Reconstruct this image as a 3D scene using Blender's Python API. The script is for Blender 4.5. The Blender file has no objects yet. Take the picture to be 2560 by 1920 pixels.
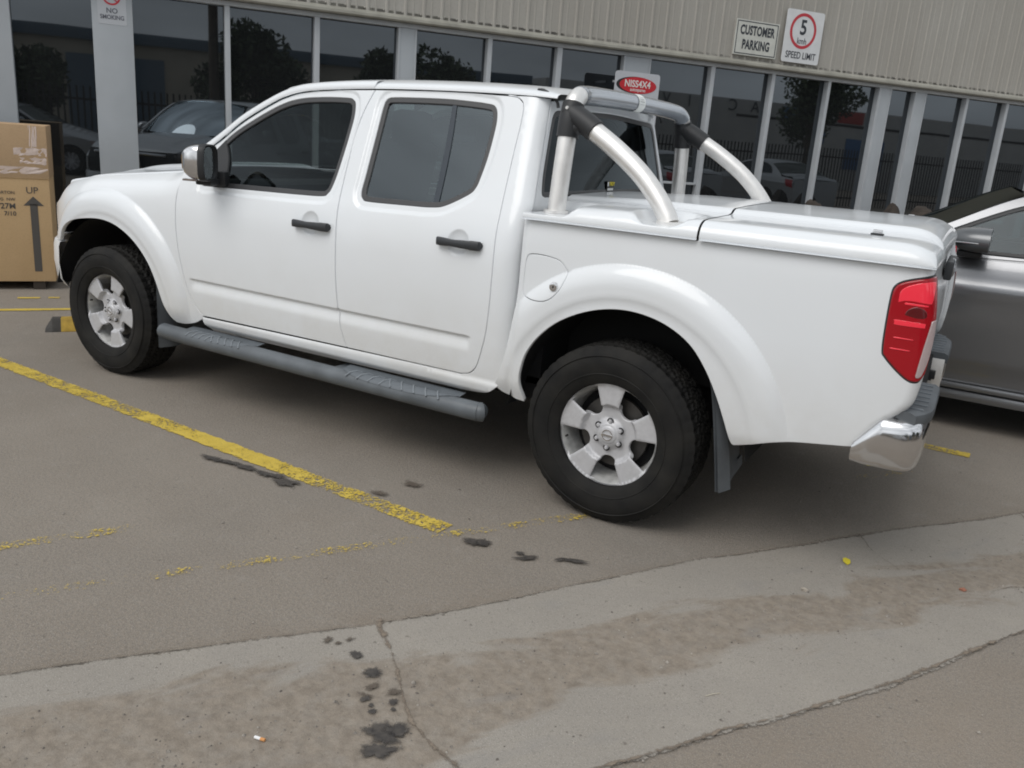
import bpy, bmesh, math, random
import numpy as np
from mathutils import Vector, Matrix
from mathutils.geometry import delaunay_2d_cdt
random.seed(7); rng = np.random.default_rng(7)
S = bpy.context.scene
COL = S.collection
R = math.radians

# ------------------------------------------------------------------ camera
CAM = np.array([1.29498964, -3.99177515, 1.5138914]); YAW, PITCH, ROLL = R(29.51289), R(15.85372), R(4.286473)
def cam_axes():
    cy, sy, cp, sp = math.cos(YAW), math.sin(YAW), math.cos(PITCH), math.sin(PITCH)
    f = np.array([-sy*cp, cy*cp, -sp]); r = np.array([cy, sy, 0.]); u = np.cross(r, f)
    c, s = math.cos(ROLL), math.sin(ROLL)
    return c*r+s*u, -s*r+c*u, f
_r, _u, _f = cam_axes()
cam = bpy.data.objects.new('camera', bpy.data.cameras.new('camera')); COL.objects.link(cam)
M = Matrix.Identity(4)
for i in range(3):
    M[i][0], M[i][1], M[i][2], M[i][3] = _r[i], _u[i], -_f[i], CAM[i]
cam.matrix_world = M
cam.data.sensor_width = 36; cam.data.lens = 2152.0754/2560*36
cam.data.clip_start = .05; cam.data.clip_end = 3000
S.camera = cam

# ------------------------------------------------------------------ light
SUN_EL, SUN_AZ = R(52), R(195)
w = bpy.data.worlds.new('World'); S.world = w; w.use_nodes = True
nt = w.node_tree; nt.nodes.clear()
sky = nt.nodes.new('ShaderNodeTexSky'); sky.sky_type = 'NISHITA'; sky.sun_disc = False
sky.sun_elevation = SUN_EL; sky.sun_rotation = SUN_AZ; sky.air_density = 1.0; sky.dust_density = 4.0; sky.ozone_density = 1.0
hsv = nt.nodes.new('ShaderNodeHueSaturation'); hsv.inputs['Saturation'].default_value = .22
tc = nt.nodes.new('ShaderNodeTexCoord'); nz = nt.nodes.new('ShaderNodeTexNoise'); nz.inputs['Scale'].default_value = 2.2; nz.inputs['Detail'].default_value = 5
mp = nt.nodes.new('ShaderNodeMapping'); mp.inputs['Scale'].default_value = (1, 1, 4)
mr = nt.nodes.new('ShaderNodeMapRange'); mr.inputs['From Min'].default_value = .3; mr.inputs['From Max'].default_value = .7; mr.inputs['To Min'].default_value = .58; mr.inputs['To Max'].default_value = 1.35
mx = nt.nodes.new('ShaderNodeMix'); mx.data_type = 'RGBA'; mx.blend_type = 'MULTIPLY'; mx.inputs['Factor'].default_value = 1
cl = nt.nodes.new('ShaderNodeMix'); cl.data_type = 'RGBA'; cl.inputs['Factor'].default_value = .72; cl.inputs['B'].default_value = (5.6, 5.9, 6.15, 1)   # high cloud sheet over the sky
bg = nt.nodes.new('ShaderNodeBackground'); bg.inputs['Strength'].default_value = .12; wo = nt.nodes.new('ShaderNodeOutputWorld')
L = nt.links.new
L(tc.outputs['Generated'], mp.inputs['Vector']); L(mp.outputs['Vector'], nz.inputs['Vector']); L(nz.outputs['Fac'], mr.inputs['Value'])
L(sky.outputs['Color'], hsv.inputs['Color']); L(hsv.outputs['Color'], cl.inputs['A']); L(cl.outputs['Result'], mx.inputs['A']); L(mr.outputs['Result'], mx.inputs['B'])
L(mx.outputs['Result'], bg.inputs['Color']); L(bg.outputs['Background'], wo.inputs['Surface'])
sl = bpy.data.lights.new('sun', 'SUN'); sl.energy = 1.0; sl.angle = R(40); sl.color = (1, .97, .93)
sun = bpy.data.objects.new('sun', sl); COL.objects.link(sun)
# world azimuth of the light: from behind and left of the camera
sd = Vector((math.sin(SUN_AZ)*math.cos(SUN_EL), math.cos(SUN_AZ)*math.cos(SUN_EL), math.sin(SUN_EL)))
sun.rotation_euler = sd.to_track_quat('Z', 'Y').to_euler()
S.view_settings.view_transform = 'Standard'; S.view_settings.look = 'None'; S.view_settings.gamma = 1
S.view_settings.exposure = .35; S.view_settings.use_curve_mapping = False

S.cycles.filter_width = 1.9

# ------------------------------------------------------------------ materials
def mat(name, col, rough=.5, metal=0., spec=.5, coat=0., ior=1.45, trans=0., noise=None, bump=None, emis=None):
    m = bpy.data.materials.new(name); m.use_nodes = True; n = m.node_tree; b = n.nodes['Principled BSDF']
    b.inputs['Base Color'].default_value = (*col, 1); b.inputs['Roughness'].default_value = rough
    b.inputs['Metallic'].default_value = metal; b.inputs['IOR'].default_value = ior
    b.inputs['Specular IOR Level'].default_value = spec; b.inputs['Coat Weight'].default_value = coat
    b.inputs['Coat Roughness'].default_value = .06; b.inputs['Transmission Weight'].default_value = trans
    co = n.nodes.new('ShaderNodeTexCoord')
    if noise:   # (scale, amount, detail [,second colour])
        nz = n.nodes.new('ShaderNodeTexNoise'); nz.inputs['Scale'].default_value = noise[0]; nz.inputs['Detail'].default_value = noise[2]
        n.links.new(co.outputs['Object'], nz.inputs['Vector'])
        rp = n.nodes.new('ShaderNodeValToRGB'); a = noise[1]
        c2 = noise[3] if len(noise) > 3 else tuple(min(1, c*(1+a)) for c in col)
        rp.color_ramp.elements[0].color = (*[c*(1-a) for c in col], 1); rp.color_ramp.elements[1].color = (*c2, 1)
        rp.color_ramp.elements[0].position = .3; rp.color_ramp.elements[1].position = .7
        n.links.new(nz.outputs['Fac'], rp.inputs['Fac']); n.links.new(rp.outputs['Color'], b.inputs['Base Color'])
    if bump:    # (scale, strength, distance)
        bz = n.nodes.new('ShaderNodeTexNoise'); bz.inputs['Scale'].default_value = bump[0]; bz.inputs['Detail'].default_value = 6
        n.links.new(co.outputs['Object'], bz.inputs['Vector'])
        bp = n.nodes.new('ShaderNodeBump'); bp.inputs['Strength'].default_value = bump[1]; bp.inputs['Distance'].default_value = bump[2]
        n.links.new(bz.outputs['Fac'], bp.inputs['Height']); n.links.new(bp.outputs['Normal'], b.inputs['Normal'])
    return m

def node(n, t, **k):
    x = n.nodes.new(t)
    for a, v in k.items():
        if a.startswith('i_'): x.inputs[a[2:].replace('_', ' ')].default_value = v
        else: setattr(x, a, v)
    return x

def paint_mat(name, col, dirt=(.46, .42, .36), amt=.50, metal=0.):
    """car paint with road film that thickens near the sills"""
    m = mat(name, col, rough=.32, coat=.75, metal=metal, spec=.4); m.node_tree.nodes['Principled BSDF'].inputs['Coat Roughness'].default_value = .04; n = m.node_tree; b = n.nodes['Principled BSDF']; l = n.links.new
    co = node(n, 'ShaderNodeTexCoord'); sx = node(n, 'ShaderNodeSeparateXYZ'); l(co.outputs['Object'], sx.inputs['Vector'])
    a = node(n, 'ShaderNodeMapRange', i_From_Min=.90, i_From_Max=.36, i_To_Min=0., i_To_Max=1.); l(sx.outputs['Z'], a.inputs['Value'])
    nz = node(n, 'ShaderNodeTexNoise', i_Scale=5., i_Detail=8., i_Roughness=.65); l(co.outputs['Object'], nz.inputs['Vector'])
    nr = node(n, 'ShaderNodeMapRange', i_From_Min=.35, i_From_Max=.75, i_To_Min=.25, i_To_Max=1.); l(nz.outputs['Fac'], nr.inputs['Value'])
    mu = node(n, 'ShaderNodeMath', operation='MULTIPLY'); l(a.outputs['Result'], mu.inputs[0]); l(nr.outputs['Result'], mu.inputs[1])
    ad = node(n, 'ShaderNodeMath', operation='MULTIPLY_ADD'); l(mu.outputs[0], ad.inputs[0]); ad.inputs[1].default_value = amt
    n2 = node(n, 'ShaderNodeTexNoise', i_Scale=1.7, i_Detail=5.); l(co.outputs['Object'], n2.inputs['Vector'])
    r2 = node(n, 'ShaderNodeMapRange', i_From_Min=.4, i_From_Max=.8, i_To_Min=0., i_To_Max=.12); l(n2.outputs['Fac'], r2.inputs['Value']); l(r2.outputs['Result'], ad.inputs[2])
    mx = node(n, 'ShaderNodeMix', data_type='RGBA'); mx.inputs['A'].default_value = (*col, 1); mx.inputs['B'].default_value = (*dirt, 1)
    l(ad.outputs[0], mx.inputs['Factor']); l(mx.outputs['Result'], b.inputs['Base Color'])
    rr = node(n, 'ShaderNodeMapRange', i_From_Min=0., i_From_Max=.4, i_To_Min=.3, i_To_Max=.6); l(ad.outputs[0], rr.inputs['Value']); l(rr.outputs['Result'], b.inputs['Roughness'])
    cr = node(n, 'ShaderNodeMapRange', i_From_Min=0., i_From_Max=.3, i_To_Min=.75, i_To_Max=.2); l(ad.outputs[0], cr.inputs['Value']); l(cr.outputs['Result'], b.inputs['Coat Weight'])
    return m

def tint_glass(name, tint, refl_ior=1.55, rough=.02, gc=(.84, .94, 1)):
    m = bpy.data.materials.new(name); m.use_nodes = True; n = m.node_tree; n.nodes.clear(); l = n.links.new
    tr = node(n, 'ShaderNodeBsdfTransparent'); tr.inputs['Color'].default_value = (*tint, 1)
    gl = node(n, 'ShaderNodeBsdfGlossy', i_Roughness=rough); gl.inputs['Color'].default_value = (*gc, 1)
    fr = node(n, 'ShaderNodeFresnel', i_IOR=refl_ior); mx = node(n, 'ShaderNodeMixShader'); o = node(n, 'ShaderNodeOutputMaterial')
    l(fr.outputs['Fac'], mx.inputs['Fac']); l(tr.outputs['BSDF'], mx.inputs[1]); l(gl.outputs['BSDF'], mx.inputs[2]); l(mx.outputs['Shader'], o.inputs['Surface'])
    return m

WHITE = paint_mat('white_paint', (.74, .765, .79))
GREY = mat('grey_metallic', (.19, .195, .205), rough=.3, metal=.75, coat=.8, noise=(1500, .25, 1))
MIRP = mat('mirror_cap_grey', (.10, .105, .11), rough=.3, metal=.5, coat=.6)
SILVER = mat('silver_paint', (.42, .43, .44), rough=.3, metal=.4, coat=.7)
GAP = mat('panel_shadow_gap', (.02, .02, .02), rough=.9)
BLACK = mat('black_plastic', (.022, .023, .025), rough=.5, bump=(400, .15, .001))
HANDLE = mat('dark_grey_plastic', (.035, .038, .042), rough=.42)
TRIM = mat('window_rubber', (.05, .05, .052), rough=.38, spec=.5)
CHROME = mat('chrome', (.70, .70, .71), rough=.13, metal=1., bump=(3, .04, .02))
STEEL = mat('brushed_steel', (.80, .785, .765), rough=.40, metal=.75, noise=(25, .05, 4))
FILM = mat('plastic_wrapped_tube', (.34, .37, .41), rough=.2, metal=.35, coat=.9, bump=(30, .25, .004))
ALLOY = mat('alloy', (.52, .52, .535), rough=.46, metal=.25, noise=(60, .05, 4))
ALLOYD = mat('alloy_barrel', (.46, .46, .45), rough=.45, metal=.3, noise=(25, .3, 6))
RUBBER = mat('tyre_rubber', (.012, .012, .0125), rough=.72, noise=(9, .3, 8, (.021, .020, .018)), bump=(160, .12, .002), spec=.25)
STEPM = mat('painted_step_tube', (.105, .117, .128), rough=.42, noise=(8, .2, 5))
STEPP = mat('step_tread', (.12, .135, .15), rough=.6)
DIVM = mat('divider_blue_black', (.022, .032, .045), rough=.45)
MUD = mat('mudflap_rubber', (.10, .11, .12), rough=.55, noise=(6, .3, 6))
RED = mat('lamp_red', (.34, .003, .010), rough=.2, coat=.5, spec=.4)
REDB = mat('lamp_red_bright', (.95, .035, .065), rough=.2, coat=1.)
REDD = mat('lamp_red_dark', (.10, .004, .006), rough=.15, coat=1.)
CLEAR = mat('lamp_clear', (.45, .36, .36), rough=.12, coat=1., bump=(120, .5, .004))
AMBER = mat('lamp_amber', (.17, .135, .12), rough=.1, coat=1.)
GLASSF = tint_glass('front_door_glass', (.27, .30, .30), 1.33)
GLASSR = tint_glass('rear_door_glass', (.34, .44, .42), 2.2, rough=.05)
GLASSB = tint_glass('rear_window_glass', (.13, .14, .14), 1.27)
GLASSW = tint_glass('windscreen_glass', (.5, .55, .53), 1.5)
CLOTH = mat('seat_cloth', (.07, .07, .075), rough=.9)
CABIN = mat('cabin_plastic', (.035, .036, .04), rough=.8)
UNDER = mat('underbody', (.012, .012, .013), rough=.9)
MIRR = mat('mirror_glass', (.55, .58, .6), rough=.02, metal=1.)
CARD = None

# ------------------------------------------------------------------ mesh helpers
def link(o, parent=None):
    COL.objects.link(o)
    if parent is not None: o.parent = parent
    return o
def tag(o, label=None, cat=None, group=None, kind=None):
    if label: o['label'] = label
    if cat: o['category'] = cat
    if group: o['group'] = group
    if kind: o['kind'] = kind
    return o
def empty(name, loc=(0, 0, 0), rz=0, parent=None):
    o = bpy.data.objects.new(name, None); o.location = loc; o.rotation_euler = (0, 0, rz); o.empty_display_size = .2
    return link(o, parent)
def mk(name, V, F, m, parent=None, smooth=True, N=None, sharp=None):
    me = bpy.data.meshes.new(name); me.from_pydata([tuple(map(float, v)) for v in V], [], [tuple(int(i) for i in f) for f in F])
    for mm in (m if isinstance(m, (list, tuple)) else [m]): me.materials.append(mm)
    if smooth: me.polygons.foreach_set('use_smooth', [True]*len(me.polygons))
    if N is not None: me.normals_split_custom_set_from_vertices([tuple(map(float, n)) for n in N])
    elif sharp: me.set_sharp_from_angle(angle=R(sharp))
    me.update()
    return link(bpy.data.objects.new(name, me), parent)

class MB:
    def __init__(s): s.V = []; s.F = []; s.mi = []
    def add(s, V, F, mi=0):
        k = len(s.V); s.V += [tuple(v) for v in V]; s.F += [tuple(i+k for i in f) for f in F]; s.mi += [mi]*len(F); return s
    def box(s, c, d, mi=0, mtx=None, bev=0):
        bm = bmesh.new(); bmesh.ops.create_cube(bm, size=1); bmesh.ops.scale(bm, vec=d, verts=bm.verts)
        if bev: bmesh.ops.bevel(bm, geom=bm.edges[:], offset=bev, segments=2, affect='EDGES', profile=.6)
        mt = (mtx or Matrix.Identity(4)) @ Matrix.Translation(c); bm.transform(mt)
        bm.verts.ensure_lookup_table(); s.add([v.co[:] for v in bm.verts], [[v.index for v in f.verts] for f in bm.faces], mi); bm.free(); return s
    def tube(s, pts, r, seg=16, cap=True, mi=0, smooth=0):
        P = [Vector(p) for p in (catmull(pts, smooth) if smooth else pts)]
        n = len(P); rr = r if hasattr(r, '__len__') else [r]*n
        T = [(P[min(i+1, n-1)]-P[max(i-1, 0)]).normalized() for i in range(n)]
        a = T[0].orthogonal().normalized(); V = []; F = []
        for i in range(n):
            if i: a = (a-T[i]*a.dot(T[i])).normalized()
            b = T[i].cross(a); q = rr[int(i*(len(rr)-1)/(n-1))] if len(rr) != n else rr[i]
            for k in range(seg):
                t = 2*math.pi*k/seg; V.append(P[i]+a*(q*math.cos(t))+b*(q*math.sin(t)))
        for i in range(n-1):
            for k in range(seg): F.append((i*seg+k, i*seg+(k+1) % seg, (i+1)*seg+(k+1) % seg, (i+1)*seg+k))
        if cap: F.append(tuple(range(seg))[::-1]); F.append(tuple((n-1)*seg+k for k in range(seg)))
        return s.add(V, F, mi)
    def grid(s, G, mi=0, cu=False, cv=False):
        G = np.asarray(G); a, b = G.shape[:2]; F = []
        for i in range(a if cu else a-1):
            for j in range(b if cv else b-1):
                i2, j2 = (i+1) % a, (j+1) % b; F.append((i*b+j, i*b+j2, i2*b+j2, i2*b+j))
        return s.add(G.reshape(-1, 3), F, mi)
    def lathe(s, prof, seg=48, mi=0, closed=False):
        """profile of (radius, y) round the Y axis"""
        t = np.linspace(0, 2*np.pi, seg+1)[:-1]
        return s.grid([[(r*math.cos(a), y, r*math.sin(a)) for r, y in prof] for a in t], mi, cu=True, cv=closed)
    def fan(s, pts, mi=0): return s.add(pts, [tuple(range(len(pts)))], mi)
    def build(s, name, m, parent=None, smooth=True, sharp=35):
        o = mk(name, s.V, s.F, m, parent, smooth, sharp=sharp if smooth else None)
        if any(s.mi): o.data.polygons.foreach_set('material_index', s.mi)
        return o

def catmull(P, n=8):
    P = [np.array(p, float) for p in P]; out = []
    for i in range(len(P)-1):
        p0 = P[i-1] if i else 2*P[0]-P[1]; p3 = P[i+2] if i+2 < len(P) else 2*P[-1]-P[-2]
        for k in range(n):
            t = k/n; out.append(.5*((2*P[i])+(P[i+1]-p0)*t+(2*p0-5*P[i]+4*P[i+1]-p3)*t*t+(3*P[i]-p0-3*P[i+1]+p3)*t**3))
    out.append(P[-1]); return [tuple(p) for p in out]
def outline(*segs, step=.015):
    """each seg is a list of points joined by a smooth curve; segs meet at corners"""
    pts = []
    for sgm in segs:
        c = catmull(sgm, 10) if len(sgm) > 2 else [tuple(map(float, p)) for p in sgm]
        pts += c if not pts else (c[1:] if np.hypot(*(np.array(c[0])-pts[-1])) < 1e-6 else c)
    if np.hypot(*(np.array(pts[0])-pts[-1])) < 1e-6: pts = pts[:-1]
    P = np.array(pts+[pts[0]]); out = []
    ang = []
    for i in range(len(P)-1):
        d = np.hypot(*(P[i+1]-P[i])); k = max(1, int(round(d/step)))
        for j in range(k): out.append(P[i]+(P[i+1]-P[i])*j/k)
    out = np.array(out); keep = [0]
    for i in range(1, len(out)):
        if np.hypot(*(out[i]-out[keep[-1]])) > step*.3: keep.append(i)
    return out[keep]
def area(P): return .5*np.sum(P[:, 0]*np.roll(P[:, 1], -1)-np.roll(P[:, 0], -1)*P[:, 1])
def inset(P, d):
    P = P if area(P) > 0 else P[::-1]
    a = P-np.roll(P, 1, 0); b = np.roll(P, -1, 0)-P
    a /= np.linalg.norm(a, axis=1)[:, None]+1e-12; b /= np.linalg.norm(b, axis=1)[:, None]+1e-12
    na = np.stack([-a[:, 1], a[:, 0]], 1); nb = np.stack([-b[:, 1], b[:, 0]], 1); m = na+nb
    m /= np.linalg.norm(m, axis=1)[:, None]+1e-9; c = np.clip((m*na).sum(1), .5, 1)
    return P+m*(d/c)[:, None]
def inside(Q, P):
    x, y = Q[:, 0], Q[:, 1]; r = np.zeros(len(Q), bool); j = len(P)-1
    for i in range(len(P)):
        xi, yi, xj, yj = *P[i], *P[j]
        if yi != yj: r ^= ((yi > y) != (yj > y)) & (x < (xj-xi)*(y-yi)/(yj-yi)+xi)
        j = i
    return r
def pdist(Q, P):
    A = P; B = np.roll(P, -1, 0); d = np.full(len(Q), 1e9)
    for a, b in zip(A, B):
        ab = b-a; t = np.clip(((Q-a)@ab)/(ab@ab+1e-15), 0, 1); d = np.minimum(d, np.linalg.norm(Q-(a+t[:, None]*ab), axis=1))
    return d

def panel(name, out, holes, fn, m, parent=None, sp=.03, rim=.002, depth=.03, shrink=.0, rows=(), side=1, flip=False, extra=None):
    """sheet panel: fn maps (a,b) arrays to 3-D points; rolled, flanged edges and true (analytic) normals; side=-1 mirrors in y"""
    out = np.asarray(out, float); out = out if area(out) > 0 else out[::-1]
    if shrink: out = inset(out, shrink)
    hs = []
    for h in holes:
        h = np.asarray(h, float); h = h if area(h) > 0 else h[::-1]; hs.append(h)
    loops = [(out, inset(out, rim))]+[(h, inset(h, -rim)) for h in hs]
    def ev(Q):
        P = fn(Q[:, 0], Q[:, 1]); e = 1e-4
        da = fn(Q[:, 0]+e, Q[:, 1])-fn(Q[:, 0]-e, Q[:, 1]); db = fn(Q[:, 0], Q[:, 1]+e)-fn(Q[:, 0], Q[:, 1]-e)
        n = np.cross(da, db); n /= np.linalg.norm(n, axis=1)[:, None]+1e-12
        return P, (-n if flip else n)
    lo, hi = out.min(0), out.max(0)
    gx = np.arange(lo[0]+sp/2, hi[0], sp); gy = np.arange(lo[1]+sp/2, hi[1], sp*.87)
    G = np.array([(x+(sp/2 if j % 2 else 0), y) for j, y in enumerate(gy) for x in gx]).reshape(-1, 2)
    for rw in rows:     # extra rows of points: (a0,a1,b,step)
        xs = np.arange(rw[0], rw[1], rw[3]); G = np.concatenate([G[np.abs(G[:, 1]-rw[2]) > .003], np.stack([xs, np.full(len(xs), rw[2])], 1)])
    if extra is not None and len(extra):
        X_ = np.asarray(extra); cell = set(map(tuple, np.round(X_/(sp*.55)).astype(int)))
        kk = np.array([not any((a+i, b+j) in cell for i in (-1, 0, 1) for j in (-1, 0, 1)) for a, b in np.round(G/(sp*.55)).astype(int)])
        G = np.concatenate([G[kk], X_])
    k = inside(G, loops[0][1])
    for h, hi_ in loops[1:]: k &= ~inside(G, hi_)
    G = G[k]; mind = sp*.45; k = np.ones(len(G), bool)
    for _, l in loops: k &= pdist(G, l) > min(mind, .006)
    G = G[k]
    pts = []; edges = []
    for _, l in loops:
        s0 = len(pts); pts += list(map(tuple, l)); edges += [(s0+i, s0+(i+1) % len(l)) for i in range(len(l))]
    nb = len(pts); pts += list(map(tuple, G))
    V2, _, F, ov, *_ = delaunay_2d_cdt([Vector(p) for p in pts], edges, [], 0, 1e-7, True)
    V2 = np.array([v[:] for v in V2]); idx = {}
    for i, o_ in enumerate(ov):
        for q in o_: idx[q] = i
    F = np.array([f[:3] for f in F]); C = V2[F].mean(1); k = inside(C, loops[0][1])
    for _, h in loops[1:]: k &= ~inside(C, h)
    F = F[k]; tri = V2[F]; ar = (tri[:, 1, 0]-tri[:, 0, 0])*(tri[:, 2, 1]-tri[:, 0, 1])-(tri[:, 2, 0]-tri[:, 0, 0])*(tri[:, 1, 1]-tri[:, 0, 1])
    F[ar < 0] = F[ar < 0][:, ::-1]; F = F[np.abs(ar) > 1e-12]
    P, N = ev(V2); V = list(P); NN = list(N); F = [tuple(f[::-1]) if flip else tuple(f) for f in F]
    s0 = 0
    for (o_, l) in loops:
        n = len(l); i0 = [idx[s0+i] for i in range(n)]; s0 += n
        Po, No = ev(o_); Pi = P[i0]; od = Po-Pi; od /= np.linalg.norm(od, axis=1)[:, None]+1e-9
        b1 = len(V); V += list(Po-No*rim*.7); NN += list((No+od*1.2)/np.linalg.norm(No+od*1.2, axis=1)[:, None])
        b2 = len(V); V += list(Po-No*depth); NN += list(od)
        for i in range(n):
            j = (i+1) % n
            for q in ((i0[i], i0[j], b1+j, b1+i), (b1+i, b1+j, b2+j, b2+i)):
                # orientation by normal agreement
                a, b, c_ = V[q[0]], V[q[1]], V[q[2]]; g = np.cross(np.array(b)-a, np.array(c_)-b)
                F.append(q if g@NN[q[2]] > 0 else q[::-1])
    V = np.array(V); NN = np.array(NN)
    if side == -1: V[:, 1] *= -1; NN[:, 1] *= -1; F = [f[::-1] for f in F]
    return mk(name, V, F, m, parent, N=NN)

def cubic(xs, ys):
    xs = np.array(xs, float); ys = np.array(ys, float); d = np.diff(ys)/np.diff(xs); mS = np.concatenate([[d[0]], (d[1:]+d[:-1])/2, [d[-1]]])
    def f(x):
        x = np.clip(np.asarray(x, float), xs[0], xs[-1]); i = np.clip(np.searchsorted(xs, x)-1, 0, len(xs)-2); h = xs[i+1]-xs[i]; t = (x-xs[i])/h
        return (2*t**3-3*t**2+1)*ys[i]+(t**3-2*t**2+t)*h*mS[i]+(-2*t**3+3*t**2)*ys[i+1]+(t**3-t**2)*h*mS[i+1]
    return f
def ss(a, b, x): t = np.clip((np.asarray(x, float)-a)/(b-a), 0, 1); return t*t*(3-2*t)

# ================================================================== THE PICKUP
RC = (.04, .40); FC = (-3.19, .40)              # wheel arch centres (x,z)
_hc = cubic([.30, .40, .45, .55, .70, .85, 1.0, 1.08, 1.14, 1.19, 1.25, 1.70, 1.9], [.835, .860, .868, .879, .887, .889, .882, .872, .858, .840, .815, .625, .54])
_hb = cubic([.30, .45, .6, .8, 1.0, 1.12, 1.21], [.845, .865, .879, .886, .885, .880, .872])
FWIN = outline([(-2.43, 1.325), (-2.33, 1.431), (-2.21, 1.512), (-2.06, 1.593), (-1.94, 1.630), (-1.79, 1.645), (-1.63, 1.648), (-1.59, 1.639), (-1.57, 1.619), (-1.555, 1.56), (-1.552, 1.48), (-1.552, 1.417), (-1.556, 1.295), (-1.566, 1.226), (-1.58, 1.201), (-1.61, 1.186), (-1.77, 1.179), (-2.13, 1.170), (-2.43, 1.162)], [(-2.43, 1.162), (-2.43, 1.325)])
RWIN = outline([(-1.40, 1.637), (-1.385, 1.655), (-1.34, 1.662), (-1.15, 1.666), (-1.00, 1.665), (-.83, 1.655), (-.785, 1.640), (-.765, 1.60), (-.757, 1.54), (-.755, 1.434), (-.762, 1.35), (-.772, 1.30), (-.80, 1.267), (-.90, 1.212), (-.97, 1.197), (-1.10, 1.192), (-1.32, 1.187), (-1.365, 1.195), (-1.385, 1.225), (-1.388, 1.30), (-1.392, 1.388), (-1.398, 1.522), (-1.402, 1.60), (-1.40, 1.637)])
_winpts = np.concatenate([FWIN, RWIN])
def flare(x, z, c, ra=.66, h=.038, a0=22, a1=128):
    rho = np.hypot(x-c[0], z-c[1]); ang = np.degrees(np.arctan2(z-c[1], x-c[0]))
    cr = ss(a0-22, a0+6, ang)*(1-ss(a1-6, a1+26, ang))
    t = np.clip((rho-(ra-.075))/.092, 0, 1); crisp = 1-t**2.5
    soft = 1-ss(ra-.10, ra+.085, rho)
    return h*(crisp*cr+soft*(1-cr))-.006*(1-ss(.530, .560, rho))
def ringpts(c, rs, st=.016): return np.concatenate([[(c[0]+r*math.cos(a), c[1]+r*math.sin(a)) for a in np.linspace(0, 2*math.pi, int(2*math.pi*r/st), endpoint=False)] for r in rs])
def around(P, ds): return np.concatenate([inset(P, -d) for d in ds])
def groove(x, z):
    d = np.zeros_like(x)
    ex = ss(-2.51, -2.465, x)*(1-ss(-.715, -.685, x))
    prof = (1-ss(.659, .672, z))*ss(.596, .662, z)
    return -.013*prof*ex
def bowl(x, z, c, r=.056, d=.013):
    q = np.clip(np.hypot(x-c[0], (z-c[1]))/r, 0, 1); return -d*(1-q**2.4)
def Wdoor(x, z):
    x = np.asarray(x, float); z = np.asarray(z, float); y = _hc(z)+groove(x, z)+bowl(x, z, (-1.645, 1.057))+bowl(x, z, (-.79, 1.067))
    q = np.stack([x.ravel(), z.ravel()], 1); near = (q[:, 1] > 1.08) & (q[:, 1] < 1.75); d = np.full(len(q), .5)
    if near.any():
        for w in (FWIN, RWIN): d[near] = np.minimum(d[near], pdist(q[near], w))
    d = d.reshape(x.shape)
    return y-.009*(1-ss(.018, .042, d))
def taper(x): return .555*np.clip(-3.365-x, 0, None)**2.0+.03*np.clip(-3.75-x, 0, None)
FTOP = cubic([-4.0, -3.9, -3.73, -3.51, -3.42, -3.09, -2.80, -2.67, -2.58], [1.0, 1.04, 1.078, 1.115, 1.135, 1.172, 1.203, 1.217, 1.228])
def Wfend(x, z):
    zt = FTOP(x); s = np.clip((z-(zt-.15))/.15, 0, 1.15)
    fade = ss(.34, .50, z)
    k = ss(-2.56, -2.75, x)
    return _hc(z)-taper(x)+flare(x, z, FC, .665, .034, 12, 165)*fade-(.085*s**2.6)*(.25+.75*k)
def Wcab(x, z):
    xb = xback(z); r = .085; t = np.clip(x-(xb-r), 0, r*.985)
    step = .010*(1-ss(.462, .486, z))-.05*(1-ss(.385, .44, z))
    return _hc(z)+step-(r-np.sqrt(r*r-t*t))*.75
def xback(z): z = np.asarray(z, float); return np.where(z > 1.25, -.486-.13*(z-1.25), -.486)
XR = cubic([.50, .562, .604, .666, .703, .734, .793, .835, .931, 1.018, 1.102, 1.21], [.93, .953, .980, 1.023, 1.063, 1.087, 1.100, 1.104, 1.108, 1.104, 1.093, 1.070])
def Wbed(x, z):
    fl = flare(x, z, RC, .662, .034, 22, 128)*ss(.38, .52, z)
    k = 1-ss(.45, .75, x)*(1-ss(.55, .85, z))*.0
    front = .02*(1-ss(-.49, -.44, x))      # rolls in towards the cab
    return _hb(z)+fl*k-front-.55*np.clip(x-.95, 0, None)**2

def side_fn(W): return lambda a, b: np.stack([a, -W(a, b), b], 1)
def bed_fn(a, b, off=0.):
    r = .045; xr = XR(b); x0 = xr-r; Wv = Wbed(np.minimum(a, x0), b)+off; t = a-x0
    th = np.clip(t/r, 0, math.pi/2); over = np.clip(t-r*math.pi/2, 0, None)
    x = np.where(t <= 0, a, x0+(r+off)*np.sin(th)); y = np.where(t <= 0, -Wv, -(Wv-(r+off)*(1-np.cos(th)))+over)
    return np.stack([x, y, b], 1)

RARCH = [(-.405, .43), (-.425, .517), (-.418, .588), (-.393, .661), (-.34, .738), (-.26, .810), (-.16, .864), (-.06, .896), (.04, .907), (.14, .896), (.23, .866), (.31, .815), (.375, .738), (.43, .643), (.472, .549), (.50, .478), (.512, .46)]
FARCH = [(-3.645, .735), (-3.60, .80), (-3.53, .848), (-3.42, .884), (-3.30, .903), (-3.19, .908), (-3.08, .893), (-2.97, .852), (-2.875, .79), (-2.80, .71), (-2.75, .62), (-2.71, .51), (-2.67, .43), (-2.63, .402)]
ETOP = [(-2.585, 1.25), (-2.46, 1.345), (-2.38, 1.408), (-2.27, 1.50), (-2.12, 1.59), (-2.02, 1.636), (-1.91, 1.663), (-1.69, 1.682), (-1.47, 1.692)]
MID = [(-1.402, .485), (-1.42, .527), (-1.44, .593), (-1.452, .668), (-1.466, .802), (-1.472, .90), (-1.477, 1.0), (-1.486, 1.12), (-1.497, 1.24), (-1.506, 1.36), (-1.512, 1.476), (-1.50, 1.59), (-1.47, 1.692)]
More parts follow.
